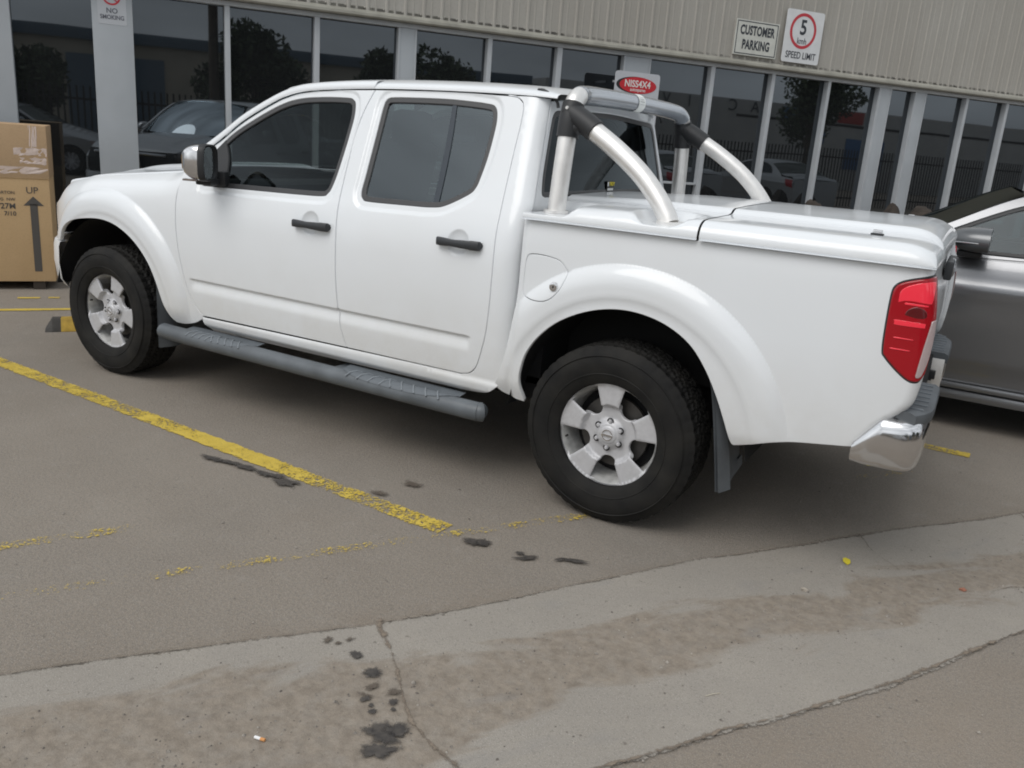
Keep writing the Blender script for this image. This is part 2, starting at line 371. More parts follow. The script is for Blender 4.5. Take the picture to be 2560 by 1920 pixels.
FCUT = [(-2.585, 1.25), (-2.593, 1.20), (-2.602, 1.10), (-2.60, 1.0), (-2.592, .90), (-2.57, .775), (-2.54, .665), (-2.51, .584), (-2.47, .523), (-2.42, .474)]
RCUT = [(-.735, .489), (-.69, .502), (-.655, .54), (-.632, .61), (-.612, .70), (-.602, .813), (-.600, .94), (-.603, 1.05), (-.611, 1.194), (-.621, 1.336), (-.629, 1.48), (-.634, 1.588), (-.646, 1.655), (-.68, 1.686), (-.735, 1.694)]
FDOOR = outline(FCUT, [(-2.42, .474), (-1.86, .481), (-1.402, .485)], MID, ETOP[::-1])
RDOOR = outline(MID[::-1], [(-1.402, .485), (-.735, .489)], RCUT, [(-.735, 1.694), (-1.09, 1.698), (-1.47, 1.692)])
FUELD = outline([(-.44, 1.035), (-.432, 1.058), (-.41, 1.066), (-.36, 1.066), (-.31, 1.060), (-.28, 1.05), (-.258, 1.03), (-.244, 1.008), (-.25, .975), (-.262, .945), (-.285, .915), (-.31, .896), (-.34, .886), (-.38, .884), (-.42, .889), (-.436, .897), (-.443, .915), (-.443, .96), (-.44, 1.035)])
TAIL = outline([(1.112, 1.188), (1.08, 1.183), (1.03, 1.171), (.985, 1.155), (.963, 1.135), (.957, 1.10), (.958, .994), (.963, .915), (.975, .893), (1.01, .860), (1.05, .830), (1.075, .821), (1.10, .825), (1.122, .85)], [(1.122, .85), (1.129, .94), (1.126, 1.05), (1.112, 1.188)])

truck = tag(empty('pickup_truck', (0, 0, 0)), 'white dual cab pickup truck with steel sports bar and hard tray cover', 'pickup truck')

def tray_lock(parent, x, y, z, ry=0):
    MB().box((x, y, z), (.044, .030, .005), bev=.002).build('lock_gasket', BLACK, parent)
    m = MB(); m.box((0, 0, .008), (.034, .019, .014), bev=.005, mtx=Matrix.Translation((x, y, z)) @ Matrix.Rotation(ry, 4, 'X'))
    return m.build('lid_lock', CHROME, parent)

for side in (1, -1):
    sgn = -side          # y sign of this side
    kw = dict(side=side)
    # --- front fender
    fo = outline([(-3.645, .735), (-3.83, .735), (-3.985, .735)], [(-3.985, .735), (-3.985, .92)], [(-3.985, .92), (-3.80, .950), (-3.71, .995), (-3.685, 1.082)],
                 [(-3.685, 1.082), (-3.51, 1.115), (-3.42, 1.135), (-3.09, 1.172), (-2.80, 1.203), (-2.67, 1.217), (-2.592, 1.226)],
                 FCUT[1:], [(-2.42, .474), (-2.425, .455)], [(-2.425, .455), (-2.48, .425), (-2.56, .404), (-2.63, .402)], FARCH[::-1])
    fen = panel('fender', fo, [], side_fn(Wfend), WHITE, truck, sp=.026, shrink=.0030, depth=.02, extra=ringpts(FC, [.515, .535, .546, .556, .57, .59, .605, .62, .635, .647, .656, .664, .671, .677, .684, .70, .72, .745]), **kw)
    # --- doors
    fd = panel('front_door', FDOOR, [FWIN], side_fn(Wdoor), WHITE, truck, sp=.026, shrink=.0030, extra=np.concatenate([around(FWIN, [.010, .018, .024, .030, .036, .042, .050]), ringpts((-1.645, 1.057), [.008, .02, .032, .04, .047, .052, .056, .061], .008)]), rows=[(-2.55, -1.45, zz, .012) for zz in (.59, .600, .61, .625, .64, .652, .659, .664, .669, .675, .682)], **kw)
    rd = panel('rear_door', RDOOR, [RWIN], side_fn(Wdoor), WHITE, truck, sp=.026, shrink=.0030, extra=np.concatenate([around(RWIN, [.010, .018, .024, .030, .036, .042, .050]), ringpts((-.79, 1.067), [.008, .02, .032, .04, .047, .052, .056, .061], .008)]), rows=[(-1.43, -.64, zz, .010) for zz in (.59, .600, .61, .625, .64, .652, .659, .664, .669, .675, .682)], **kw)
    # black surrounds and glass
    for dr, wn, gm in ((fd, FWIN, GLASSF), (rd, RWIN, GLASSR)):
        g0 = inset(wn, .024)
        panel('window_seal', inset(wn, .0005), [g0], side_fn(lambda x, z: _hc(z)-.013), TRIM, dr, sp=.05, rim=.003, depth=.02, **kw)
        panel('window_glass', inset(wn, .021), [], side_fn(lambda x, z: _hc(z)-.022), gm, dr, sp=.06, rim=.001, depth=.003, **kw)
    dv = outline([(-1.022, 1.652), (-.998, 1.652)], [(-.998, 1.652), (-.972, 1.5), (-.955, 1.35), (-.945, 1.205)], [(-.945, 1.205), (-.975, 1.204)], [(-.975, 1.204), (-.985, 1.35), (-1.0, 1.5), (-1.022, 1.652)])
    panel('window_divider', dv, [], side_fn(lambda x, z: _hc(z)-.016), DIVM, rd, sp=.03, rim=.002, depth=.006, **kw)
    # mirror mounting triangle
    tri = outline([(-2.43, 1.165), (-2.27, 1.168)], [(-2.27, 1.168), (-2.30, 1.30), (-2.36, 1.40)], [(-2.36, 1.40), (-2.43, 1.325)], [(-2.43, 1.325), (-2.43, 1.165)])
    panel('mirror_sail', tri, [], side_fn(lambda x, z: _hc(z)-.008), BLACK, fd, sp=.05, **kw)
    # handles
    for dr, hx, hz in ((fd, -1.745, 1.050), (rd, -.895, 1.066)):
        m = MB(); L0 = .235
        G = []
        for i in range(25):
            t = i/24; x = hx+L0*t; wdt = .0185-.0030*math.sin(math.pi*min(1, max(0, (t-.1)/.6)))**2+(.002 if t > .75 else 0); end = min(1, math.sin(math.pi*min(t, 1-t)/.10)**.5 if min(t, 1-t) < .05 else 1) if 0 < t < 1 else .05
            yo = .020+.012*math.sin(math.pi*t); th = .013
            ring = []
            for k in range(12):
                a = 2*math.pi*k/12; ca, sa = math.cos(a), math.sin(a); f = lambda v: math.copysign(abs(v)**.55, v)
                ring.append((x, sgn*(float(_hc(hz))-.004+yo*min(1, end)+th*f(ca)*end), hz-.0+wdt*f(sa)*end))
            G.append(ring)
        m.grid(G, cv=True); m.box((hx+L0-.02, sgn*(float(_hc(hz))+.003), hz), (.03, .04, .026), bev=.004); m.box((hx+.02, sgn*(float(_hc(hz))+.003), hz), (.028, .04, .024), bev=.004)
        m.build('door_handle', HANDLE, dr)
    # --- cab side (sill, rear pillar)
    co = outline([(-2.418, .472), (-1.86, .479), (-1.402, .483), (-.735, .487)], RCUT, [(-.735, 1.694), (-.6, 1.694), (float(xback(1.69))-.002, 1.69)],
                 [(float(xback(1.69))-.002, 1.69), (float(xback(1.5))-.002, 1.5), (-.488, 1.25)], [(-.488, 1.25), (-.488, .66)], [(-.488, .66), (-.512, .52), (-.56, .452), (-.62, .42), (-.72, .405)], [(-.72, .405), (-1.5, .395), (-2.40, .388)], [(-2.40, .388), (-2.418, .472)])
    panel('cab_side', co, [], side_fn(Wcab), WHITE, truck, sp=.022, shrink=.0012, depth=.03, **kw)
    # --- A pillar and cant rail
    E = catmull(ETOP, 5); G = []
    for i, (x, z) in enumerate(E):
        y = -float(_hc(z)); t = i/(len(E)-1)
        wx = x-.028*(1-t)-.0; 
        G.append([(x, y+.001, z+.003), (x-.004, y-.001, z+.010), (x-.012*(1-t), y+.004, z+.024), (x-.02*(1-t), y+.016, z+.036), (x-.03*(1-t), y+.040, z+.044), (x-.04*(1-t), y+.075, z+.048)])
    G = np.array(G); 
    if side == -1: G[:, :, 1] *= -1
    MB().grid(G).build('windscreen_pillar', WHITE, truck, sharp=60)
    # --- bed side
    bo = outline([(-.478, 1.202), (-.476, 1.015), (-.480, .868), (-.492, .717), (-.51, .614), (-.535, .53), (-.565, .47)], [(-.565, .47), (-.50, .44), (-.405, .43)], RARCH,
                 [(.512, .46), (.56, .475), (.66, .511), (.80, .535), (.945, .558)],
                 [(.945, .558), (.99, .60)] , [(.99, .60), (1.03, .640), (1.085, .69), (1.135, .735), (1.158, .793), (1.163, .835), (1.167, .931), (1.163, 1.018), (1.151, 1.102), (1.126, 1.202)], [(1.126, 1.202), (-.478, 1.202)])
    bed = panel('bed_side', bo, [inset(FUELD, -.003)] if side == 1 else [], bed_fn, WHITE, truck, sp=.026, shrink=.0, depth=.02, extra=np.concatenate([ringpts(RC, [.515, .535, .546, .556, .57, .587, .605, .62, .635, .647, .656, .664, .671, .677, .684, .70, .72, .745]), [(xr-.0, z) for z in np.arange(.58, 1.2, .02) for xr in float(XR(z))-.045+np.linspace(-.004, .075, 9)]]), **kw)
    if side == 1:
        fl = panel('fuel_flap', FUELD, [], bed_fn, WHITE, bed, sp=.014, rim=.002, depth=.01, extra=ringpts(RC, [.556, .57, .587, .605, .62, .635, .647, .656, .664, .671, .677, .684, .70, .72]), **kw)
        kc = bed_fn(np.array([-.288]), np.array([.952]))[0]
        m = MB(); m.lathe([(.0, -.010), (.010, -.012), (.017, -.010), (.0195, -.003), (.0195, .004)], 24); m.V = [(v[0]+kc[0], v[1]+kc[1], v[2]+kc[2]) for v in m.V]
        m.build('fuel_lock', CHROME, bed)
        m = MB(); m.box((kc[0], kc[1]-.0125, kc[2]), (.003, .002, .010)); m.build('key_slot', GAP, bed)
        # backing behind the fuel flap gap
        panel('fuel_recess', inset(FUELD, -.01), [], lambda a, b: bed_fn(a, b, -.012), GAP, bed, sp=.05, rim=.001, depth=.002, **kw)
    # --- tail lamp
    if side == -1: TAIL = np.stack([np.minimum(TAIL[:, 0], XR(TAIL[:, 1])-.012), TAIL[:, 1]], 1)
    tl = panel('tail_light', inset(TAIL, -.001), [], lambda a, b: bed_fn(a, b, .0012), BLACK, truck, sp=.03, rim=.002, depth=.004, **kw)
    T2 = inset(TAIL, .0055)
    def tfn(a, b, o=.007): return bed_fn(a, b, o)
    panel('red_lens', T2, [], tfn, RED, tl, sp=.012, rim=.006, depth=.007, **kw)
    def strip(name, pts, m, o=.0085, r=.002): panel(name, outline(*pts), [], lambda a, b: bed_fn(a, b, o), m, tl, sp=.010, rim=r, depth=.004, **kw)
    strip('brake_reflector', [[(.985, 1.085), (.988, 1.125), (1.02, 1.148), (1.07, 1.162), (1.092, 1.163)], [(1.092, 1.163), (1.088, 1.11), (1.085, 1.09)], [(1.085, 1.09), (1.03, 1.094), (1.0, 1.092)], [(1.0, 1.092), (.985, 1.085)]], REDB)
    strip('dark_bulb_window', [[(1.012, 1.047), (1.02, 1.065), (1.045, 1.077), (1.07, 1.068), (1.076, 1.046), (1.05, 1.040), (1.012, 1.047)]], REDD)
    for zz, th, x0, x1 in ((1.084, .0035, 1.005, 1.075), (1.019, .0085, .985, 1.078), (.968, .0022, .99, 1.056), (.930, .0022, .985, 1.052)):
        strip('bright_lens_rib', [[(x0, zz+th*.4), (x0+.004, zz+th), (x1, zz+th-.002)], [(x1, zz+th-.002), (x1, zz-th)], [(x1, zz-th), (x0+.006, zz-th), (x0, zz-th*.4), (x0, zz+th*.4)]], REDB, .009, .001)
    strip('reverse_lens', [[(1.095, 1.034), (1.112, 1.040)], [(1.112, 1.040), (1.114, .97), (1.108, .90), (1.096, .850)], [(1.096, .850), (1.088, .842), (1.078, .842)], [(1.078, .842), (1.082, .90), (1.088, .97), (1.095, 1.034)]], CLEAR, .0115)
    # --- headlamp
    hl = outline([(-3.985, .915), (-3.80, .946), (-3.713, .992), (-3.688, 1.078)], [(-3.688, 1.078), (-3.85, 1.048), (-3.985, 1.0)], [(-3.985, 1.0), (-3.985, .915)])
    panel('headlight', hl, [], side_fn(lambda x, z: _hc(z)-taper(x)-.035-.10*np.clip((z-.93)/.12, 0, 1)**2), AMBER, truck, sp=.03, **kw)
    # --- mirror
    wm = empty('wing_mirror', parent=truck); wm.matrix_local = Matrix.Translation((-2.262, sgn*.895, .006)) @ Matrix.Rotation(-sgn*R(22), 4, 'Z') @ Matrix.Translation((2.18, -sgn*.887, 0))
    G = []
    my0, my1 = .90, 1.065        # shell across y
    for i in range(9):
        u = i/8; x = -2.315+.125*u       # front to back
        s_ = (1-(1-u)**2.4)**.5*.9+.1
        cz = 1.285; hh = .088*s_; hw = .076*s_; cy = .966
        ring = []
        for k in range(20):
            a = 2*math.pi*k/20; f = lambda v: math.copysign(abs(v)**.5, v)
            ring.append((x, sgn*(cy+hw*f(math.cos(a))*(1+.06*math.sin(a))), cz+hh*f(math.sin(a))))
        G.append(ring)
    m = MB(); m.grid(G, cv=True); m.F.append(tuple(range(20))); m.mi.append(0); m.build('mirror_shell', CHROME, wm)
    m = MB(); G2 = []
    for x, sc in ((-2.20, 1.03), (-2.178, 1.03), (-2.168, .98), (-2.170, .88), (-2.182, .86)):
        G2.append([(x, sgn*(.966+.076*sc*math.copysign(abs(math.cos(2*math.pi*k/20))**.5, math.cos(2*math.pi*k/20))), 1.285+.088*sc*math.copysign(abs(math.sin(2*math.pi*k/20))**.5, math.sin(2*math.pi*k/20))) for k in range(20)])
    m.grid(G2, cv=True)
    m.box((-2.215, sgn*.885, 1.190), (.085, .15, .032), bev=.01); m.box((-2.20, sgn*.835, 1.205), (.11, .06, .075), bev=.012)
    m.build('mirror_housing', BLACK, wm)
    m = MB(); m.fan([(-2.181, sgn*(.966+.069*math.copysign(abs(math.cos(2*math.pi*k/20))**.5, math.cos(2*math.pi*k/20))), 1.285+.080*math.copysign(abs(math.sin(2*math.pi*k/20))**.5, math.sin(2*math.pi*k/20))) for k in range(20)][::sgn]); m.build('mirror_glass', MIRR, wm)
    m = MB(); m.box((-2.255, sgn*.985, 1.199), (.07, .08, .010), bev=.003); m.build('mirror_indicator', AMBER, wm)
    # --- side step
    y0 = sgn*.925
    m = MB(); m.tube([(-2.71, sgn*.865, .352), (-2.66, sgn*.905, .356), (-2.58, y0, .356), (-1.5, y0, .352), (-.70, y0, .352), (-.600, sgn*.918, .352), (-.585, sgn*.915, .352)], [.030, .040, .0425, .0425, .0425, .0425, .036], seg=20, smooth=6)
    for bx in (-2.2, -1.45, -.85): m.box((bx, sgn*.80, .365), (.05, .22, .03), bev=.006)
    st = m.build('side_step', STEPM, truck)
    for x0, x1 in ((-2.52, -1.98), (-1.40, -.72)):
        m = MB(); G = []
        for i in range(21):
            t = i/20; x = x0+(x1-x0)*t; e = max(.02, 1-abs(2*t-1)**3.2)**.6
            row = []
            for k in range(9):
                a = R(-18+116*e*0+ (k/8)*1.0*(95*e)); 
                row.append((x, y0+sgn*.0455*math.sin(a-R(15)), .352+.0455*math.cos(a-R(15))))
            row.append((x, sgn*.845, .352+.040)); row.insert(0, (x, sgn*.845, .397)); row = [(x, sgn*.845, .397)]+row[1:-1]
            G.append(row)
        m.grid(G); m.build('step_pad', STEPP, st)
        nr = 9
        if 'grip_rib_grey' not in bpy.data.materials: mat('grip_rib_grey', (.2, .22, .24), rough=.6)
        for i in range(nr):
            xx = x0+.07+(x1-x0-.14)*i/(nr-1); sl_ = .05 if i < nr//2 else -.05
            for a0 in (0,):
                m = MB(); m.tube([(xx+sl_*q-.012*a0, y0+sgn*.047*math.sin(R(58-95*q)), .352+.0475*math.cos(R(58-95*q))) for q in (0, .33, .66, 1)], .0042, seg=6); m.build('grip_rib', bpy.data.materials['grip_rib_grey'], st)
    # --- mudflaps
    for x0, x1, z1, zb in ((.385, .468, .70, .255), (-2.785, -2.783, .66, .235)):
        G = []
        for i in range(12):
            t = i/11; z = z1+(zb-z1)*t
            wdt = .10+(.16 if x0 > 0 else .27)*min(1, t*1.4)
            xx = x0+(x1-x0)*(t**.8)
            xo = (.0 if t < .85 else 0)
            G.append([(xx+.028*math.exp(-((k/8-.25)*6)**2)+.02*t*k/8, sgn*(.885-(.004+wdt*k/8)), z+ (.05*(k/8)**2 if t > .9 else 0)) for k in range(9)])
        m = MB(); m.grid(G); G = np.array(G); G[:, :, 0] += .012; m.grid(G); 
        m.build('mud_flap', MUD, truck)
    # wheel housing liners
    for c, nm in ((RC, 'rear'), (FC, 'front')):
        m = MB(); G = []
        for k in range(25):
            a = math.pi*k/24; G.append([(c[0]+.525*math.cos(a), sgn*yy, max(.47 if c[0] < -1 else .40, .36+.56*math.sin(a))) for yy in (.875, .80, .45)])
        m.grid(G); m.fan([(c[0]+.525*math.cos(math.pi*k/24), sgn*.46, .36+.56*math.sin(math.pi*k/24)) for k in range(25)]+[(c[0]-.52, sgn*.46, .40), (c[0]+.52, sgn*.46, .40)]); m.build('wheel_liner', UNDER, truck)

# --- roof
ze = cubic([p[0] for p in ETOP]+[-1.09, -.62, -.44], [p[1] for p in ETOP]+[1.698, 1.693, 1.684])
zc = cubic([-2.15, -1.9, -1.6, -1.3, -.9, -.62, -.44], [1.708, 1.738, 1.757, 1.764, 1.763, 1.752, 1.734])
G = []
NS = 26
for i in range(41):
    row = []
    for j in range(2*NS+1):
        v = j/NS-1; s_ = 1-abs(v); s_ = s_**2.2 if s_ < .5 else s_**1.15*(.5**2.2/.5**1.15) ; sm = .5**2.2/.5**1.15; s_ = s_/sm if s_ <= sm else 1
        bow = 1-(1-s_)**2; xf, xb = -2.03-.11*bow, -.492+.0*bow; x = xf+(xb-xf)*(i/40)
        xe = -2.03+(-.492+2.03)*(i/40); z0 = float(ze(xe)); y0 = float(_hc(z0)); z1 = float(zc(x))
        g = (1-(1-s_)**2.7)**(1/2.5)
        dz = -.05*max(0, (i/40-.955)/.045)**2*bow
        row.append((x, math.copysign(y0*(1-s_), v), z0+.003+(z1-z0)*g+dz))
    G.append(row)
roof = MB().grid(G).build('roof', WHITE, truck, sharp=80)
for sg in (-1, 1):   # roof ditch mouldings
    pts = [(-.61, sg*.588, 1.724), (-.576, sg*.594, 1.721), (-.535, sg*.598, 1.700), (-.508, sg*.600, 1.677), (-.500, sg*.602, 1.655)]
    MB().tube(pts, .007, seg=8, smooth=4).build('roof_moulding', BLACK, roof)
# --- windscreen and cowl
def wsf(a, b):   # a in -1..1 across, b in 0..1 up
    yb, yt = .715*a, .535*a
    P0 = np.stack([-2.60-.30*(1-a*a), yb, 1.262-.02*(1-a*a)], 1); P1 = np.stack([-2.05-.11*(1-a*a), yt, 1.676+.042*(1-a*a)], 1)
    P = P0*(1-b)[:, None]+P1*b[:, None]; P[:, 2] += .035*np.sin(np.pi*b); P[:, 0] -= .02*np.sin(np.pi*b); return P
panel('windscreen', outline([(-1, 0), (1, 0)], [(1, 0), (1, 1)], [(1, 1), (-1, 1)], [(-1, 1), (-1, 0)], step=.05), [], wsf, GLASSW, truck, sp=.1, rim=.002, depth=.003)
# --- bonnet
def hoodz(x, y):
    zt = FTOP(x); yy = np.abs(y)/.76; b = ss(.46, .36, np.abs(y))*.022*ss(-4.02, -3.6, x)
    return zt+.002+.045*(1-yy**2.2)*ss(-4.06, -3.8, x)+b-.10*ss(-3.93, -4.10, x)
def hedge(x): return _hc(FTOP(x))-taper(x)-.085*(.25+.75*ss(-2.56, -2.75, x))
def hoodf(a, b): x = a; return np.stack([x, b*hedge(x), hoodz(x, b*hedge(x))], 1)
def hxf(b): return -4.09+.10*b*b
panel('bonnet', outline([(hxf(v), v) for v in np.linspace(-.985, .985, 15)], [(-3.99, .99), (-2.62, .99)], [(-2.62, .985), (-2.84, .6), (-2.93, 0), (-2.84, -.6), (-2.62, -.985)], [(-2.62, -.985), (-3.99, -.985)], step=.03), [], hoodf, WHITE, truck, sp=.045, flip=False)
MB().grid([[(-2.62-.26*(1-v*v), .74*v, 1.222+.01*(1-v*v)), (-2.95-.02*(1-v*v)+.33*v*v, .745*v, 1.205+.03*(1-v*v))] for v in np.linspace(-1, 1, 21)]).build('cowl', BLACK, truck)
# --- front: bumper, grille
G = []
pth = []
for t in np.linspace(0, 1, 49):
    v = 2*t-1; av = abs(v)
    if av > .62:      # side run
        q = (av-.62)/.38; x = -3.95+.30*q
        y = float(.885-taper(np.array(x)))+.037*min(1, q*2)
    else:
        q = av/.62; y = .69*q; x = -4.12+.155*q**3.0
    pth.append((x, math.copysign(y, v)))
pth = np.array(pth)
for (x, y) in pth:
    n_ = np.array([x+2.9, y*1.25]); n_ = n_/np.hypot(*n_); side_ = min(1, max(0, (abs(y)-.69)/.1))
    G.append([(x+n_[0]*o, y+n_[1]*o*(1), z) for o, z in ((-.06, .44), (-.03, .455), (0, .50), (.012, .60), (.008, .70), (0, .727), (-.05, .733))])
MB().grid(G).build('front_bumper', WHITE, truck)
m = MB(); G = [[(-4.085+.10*(y/.62)**2-o, y, z) for z, o in ((.72, -.01), (.80, .012), (.95, .006), (1.03, -.03))] for y in np.linspace(-.62, .62, 17)]; m.grid(G); m.build('grille', BLACK, truck)
m = MB()
for y in (-.14, .14): m.tube([(-4.105, y*1.5, .74), (-4.11, y, .98)], .018, seg=8)
m.tube([(-4.10+.1*(y/.6)**2, y, 1.0-.02*(y/.6)**2) for y in np.linspace(-.5, .5, 9)], .02, seg=8); m.build('grille_bar', CHROME, truck)

# --- cab back wall, rear window
def backf(a, b):  # a=y, b=z
    e = np.clip((np.abs(a)-.70)/.10, 0, 1)
    return np.stack([xback(b)-.004+.014*(1-(a/.75)**2)-.03*e*e, a, b], 1)
bo_ = outline([(-.755, .95), (.755, .95)], [(.755, .95), (.765, 1.2), (.745, 1.28)], [(.745, 1.28), (.585, 1.68)], [(.585, 1.68), (.3, 1.71), (0, 1.72), (-.3, 1.71), (-.585, 1.68)], [(-.585, 1.68), (-.745, 1.28)], [(-.745, 1.28), (-.765, 1.2), (-.755, .95)])
BWIN = outline([(-.665, 1.283), (0, 1.288), (.665, 1.283)], [(.665, 1.283), (.690, 1.295), (.687, 1.335), (.668, 1.40), (.60, 1.57), (.575, 1.62), (.545, 1.642), (.50, 1.648)], [(.50, 1.648), (0, 1.662), (-.50, 1.648)], [(-.50, 1.648), (-.545, 1.642), (-.575, 1.62), (-.60, 1.57), (-.668, 1.40), (-.687, 1.335), (-.690, 1.295), (-.665, 1.283)])
cb = panel('cab_back', bo_, [BWIN], backf, WHITE, truck, sp=.04, rim=.006, depth=.012)
cbp = lambda a, b: backf(a, b)+np.array([-.004, 0, 0])
panel('rear_window_seal', inset(BWIN, .0005), [inset(BWIN, .022)], lambda a, b: backf(a, b)-np.array([.002, 0, 0]), TRIM, cb, sp=.06, rim=.002)
rw = panel('rear_window', inset(BWIN, .020), [], lambda a, b: backf(a, b)-np.array([.005, 0, 0]), GLASSB, cb, sp=.06, rim=.001, depth=.003)

# --- hard tray cover
LIDS = catmull([(.8835, 1.2065), (.887, 1.216), (.8845, 1.234), (.875, 1.252), (.858, 1.266), (.835, 1.2745), (.80, 1.278), (.72, 1.2805), (.62, 1.2825), (.545, 1.284), (.510, 1.2865), (.492, 1.2925), (.478, 1.3005), (.462, 1.3055), (.44, 1.308), (.30, 1.312), (.15, 1.3155), (0, 1.317)], 4)
def lid(name, x0, x1, front, parent):
    xs = list(np.linspace(x0, x1, 40)) if front else list(np.linspace(x0, .90, 20))+list(.90+(1.083-.90)*np.sin(np.linspace(0, np.pi/2, 24))**1.0)[1:]
    G = []
    sec = [(y, z) for y, z in LIDS]; sec = sec+[(-y, z) for y, z in sec[-2::-1]]
    for x in xs:
        row = []
        for (y, z) in sec:
            h = z-1.2065; px, py = x, y
            if front:
                h *= .86+.14*float(ss(-.47, -.05, x))
                a = abs(y)
                # front pad for the post, dished pad for the stay
                f1 = float(1-ss(-.30, -.245, x))*float(ss(.60, .64, a)); h = h*(1-f1)+min(h, .022)*f1
                q = math.hypot((x-.105)/.115, max(0, .735-a)/.10 if a < .735 else (a-.735)/.2); f2 = float(1-ss(.78, 1.12, q))
                h = h*(1-f2)+min(h, .031)*f2
            else:
                q = max(0, (x-.90)/(1.083-.90)); e = max(0, 1-q**3.6)**(1/1.9)
                h *= e*.985+.015; py = y*(1-.020*q**6); px = x-.004*(abs(y)/.88)**4*q
            row.append((px, py, 1.2065+h))
        G.append(row)
    m = MB(); m.grid(G)
    # turned-under lip
    G = np.array(G); edge = [tuple(p) for p in G[:, 0]]+([tuple(p) for p in G[-1, 1:]] if not front else []) ; 
    for sgn_ in (0, -1):
        e = [G[i, sgn_] for i in range(len(G))]
        m.grid([[p, p+np.array([0, .012*(1 if sgn_ == 0 else -1)*(-1 if p[1] > 0 and sgn_ == 0 else 1)*1, -.0015])] for p in e])
    return m.build(name, WHITE, parent, sharp=75)
cover = lid('bed_cover', .278, 1.083, False, truck); lid('bed_cover_front', -.472, .269, True, truck)
m = MB(); m.box((.2735, 0, 1.235), (.02, 1.735, .045)); m.box((.27, 0, 1.19), (1.48, 1.66, .02)); m.box((.3, 0, .86), (1.5, 1.0, 0.6)); m.build('bed_tub', GAP, truck)
tray_lock(cover, .862, -.69, 1.2845); tray_lock(cover, .862, .69, 1.2845)

# --- tailgate
def tgf(a, b): return np.stack([XR(b)-.020+.012*ss(1.12, 1.2, b)+.006*(1-(a/.8)**2)-.03*np.clip((np.abs(a)-.74)/.05, 0, 1)**2, a, b], 1)
tg = panel('tailgate', outline([(-.782, .70), (.782, .70)], [(.782, .70), (.782, 1.207)], [(.782, 1.207), (-.782, 1.207)], [(-.782, 1.207), (-.782, .70)]), [], tgf, WHITE, truck, sp=.04, rim=.006, depth=.03)
m = MB()
m.box((1.096, 0, 1.135), (.030, .32, .075), bev=.008); m.build('tailgate_handle', HANDLE, tg)
m = MB(); m.lathe([(.0, 1.0), (.03, 1.0), (.045, .996), (.05, .985)], 20); m.V = [(1.116-(1.0-v[1])*1.0, v[0], 1.135+v[2]*.8) for v in m.V]; m.build('round_badge', CHROME, tg)
def text_mesh(s, size, m, mtx, parent, name='lettering', bold=0., sx=1., ext=.001, space=1., align='CENTER'):
    c = bpy.data.curves.new('txt', 'FONT'); c.body = s; c.size = size; c.align_x = align; c.align_y = 'CENTER'; c.extrude = ext; c.offset = bold; c.space_character = space; c.resolution_u = 4
    t = bpy.data.objects.new('txt', c); COL.objects.link(t); bpy.context.view_layer.update()
    me = bpy.data.meshes.new_from_object(t.evaluated_get(bpy.context.evaluated_depsgraph_get())); bpy.data.objects.remove(t); bpy.data.curves.remove(c)
    me.transform(mtx @ Matrix.Diagonal((sx, 1, 1, 1))); me.materials.clear(); me.materials.append(m); me.name = name
    return link(bpy.data.objects.new(name, me), parent)
def frame(o, x, y):   # matrix with given origin, local x and y axes
    x = Vector(x).normalized(); y = Vector(y).normalized(); z = x.cross(y); mt = Matrix.Identity(4)
    for i in range(3): mt[i][0], mt[i][1], mt[i][2], mt[i][3] = x[i], y[i], z[i], o[i]
    return mt
for s_, yy, zz in (('NAVARA', -.52, .80),):
    text_mesh(s_, .062, CHROME, frame((float(XR(zz))-.012, yy, zz), (0, 1, 0), (0, 0, 1)), tg, bold=.002, ext=.003)

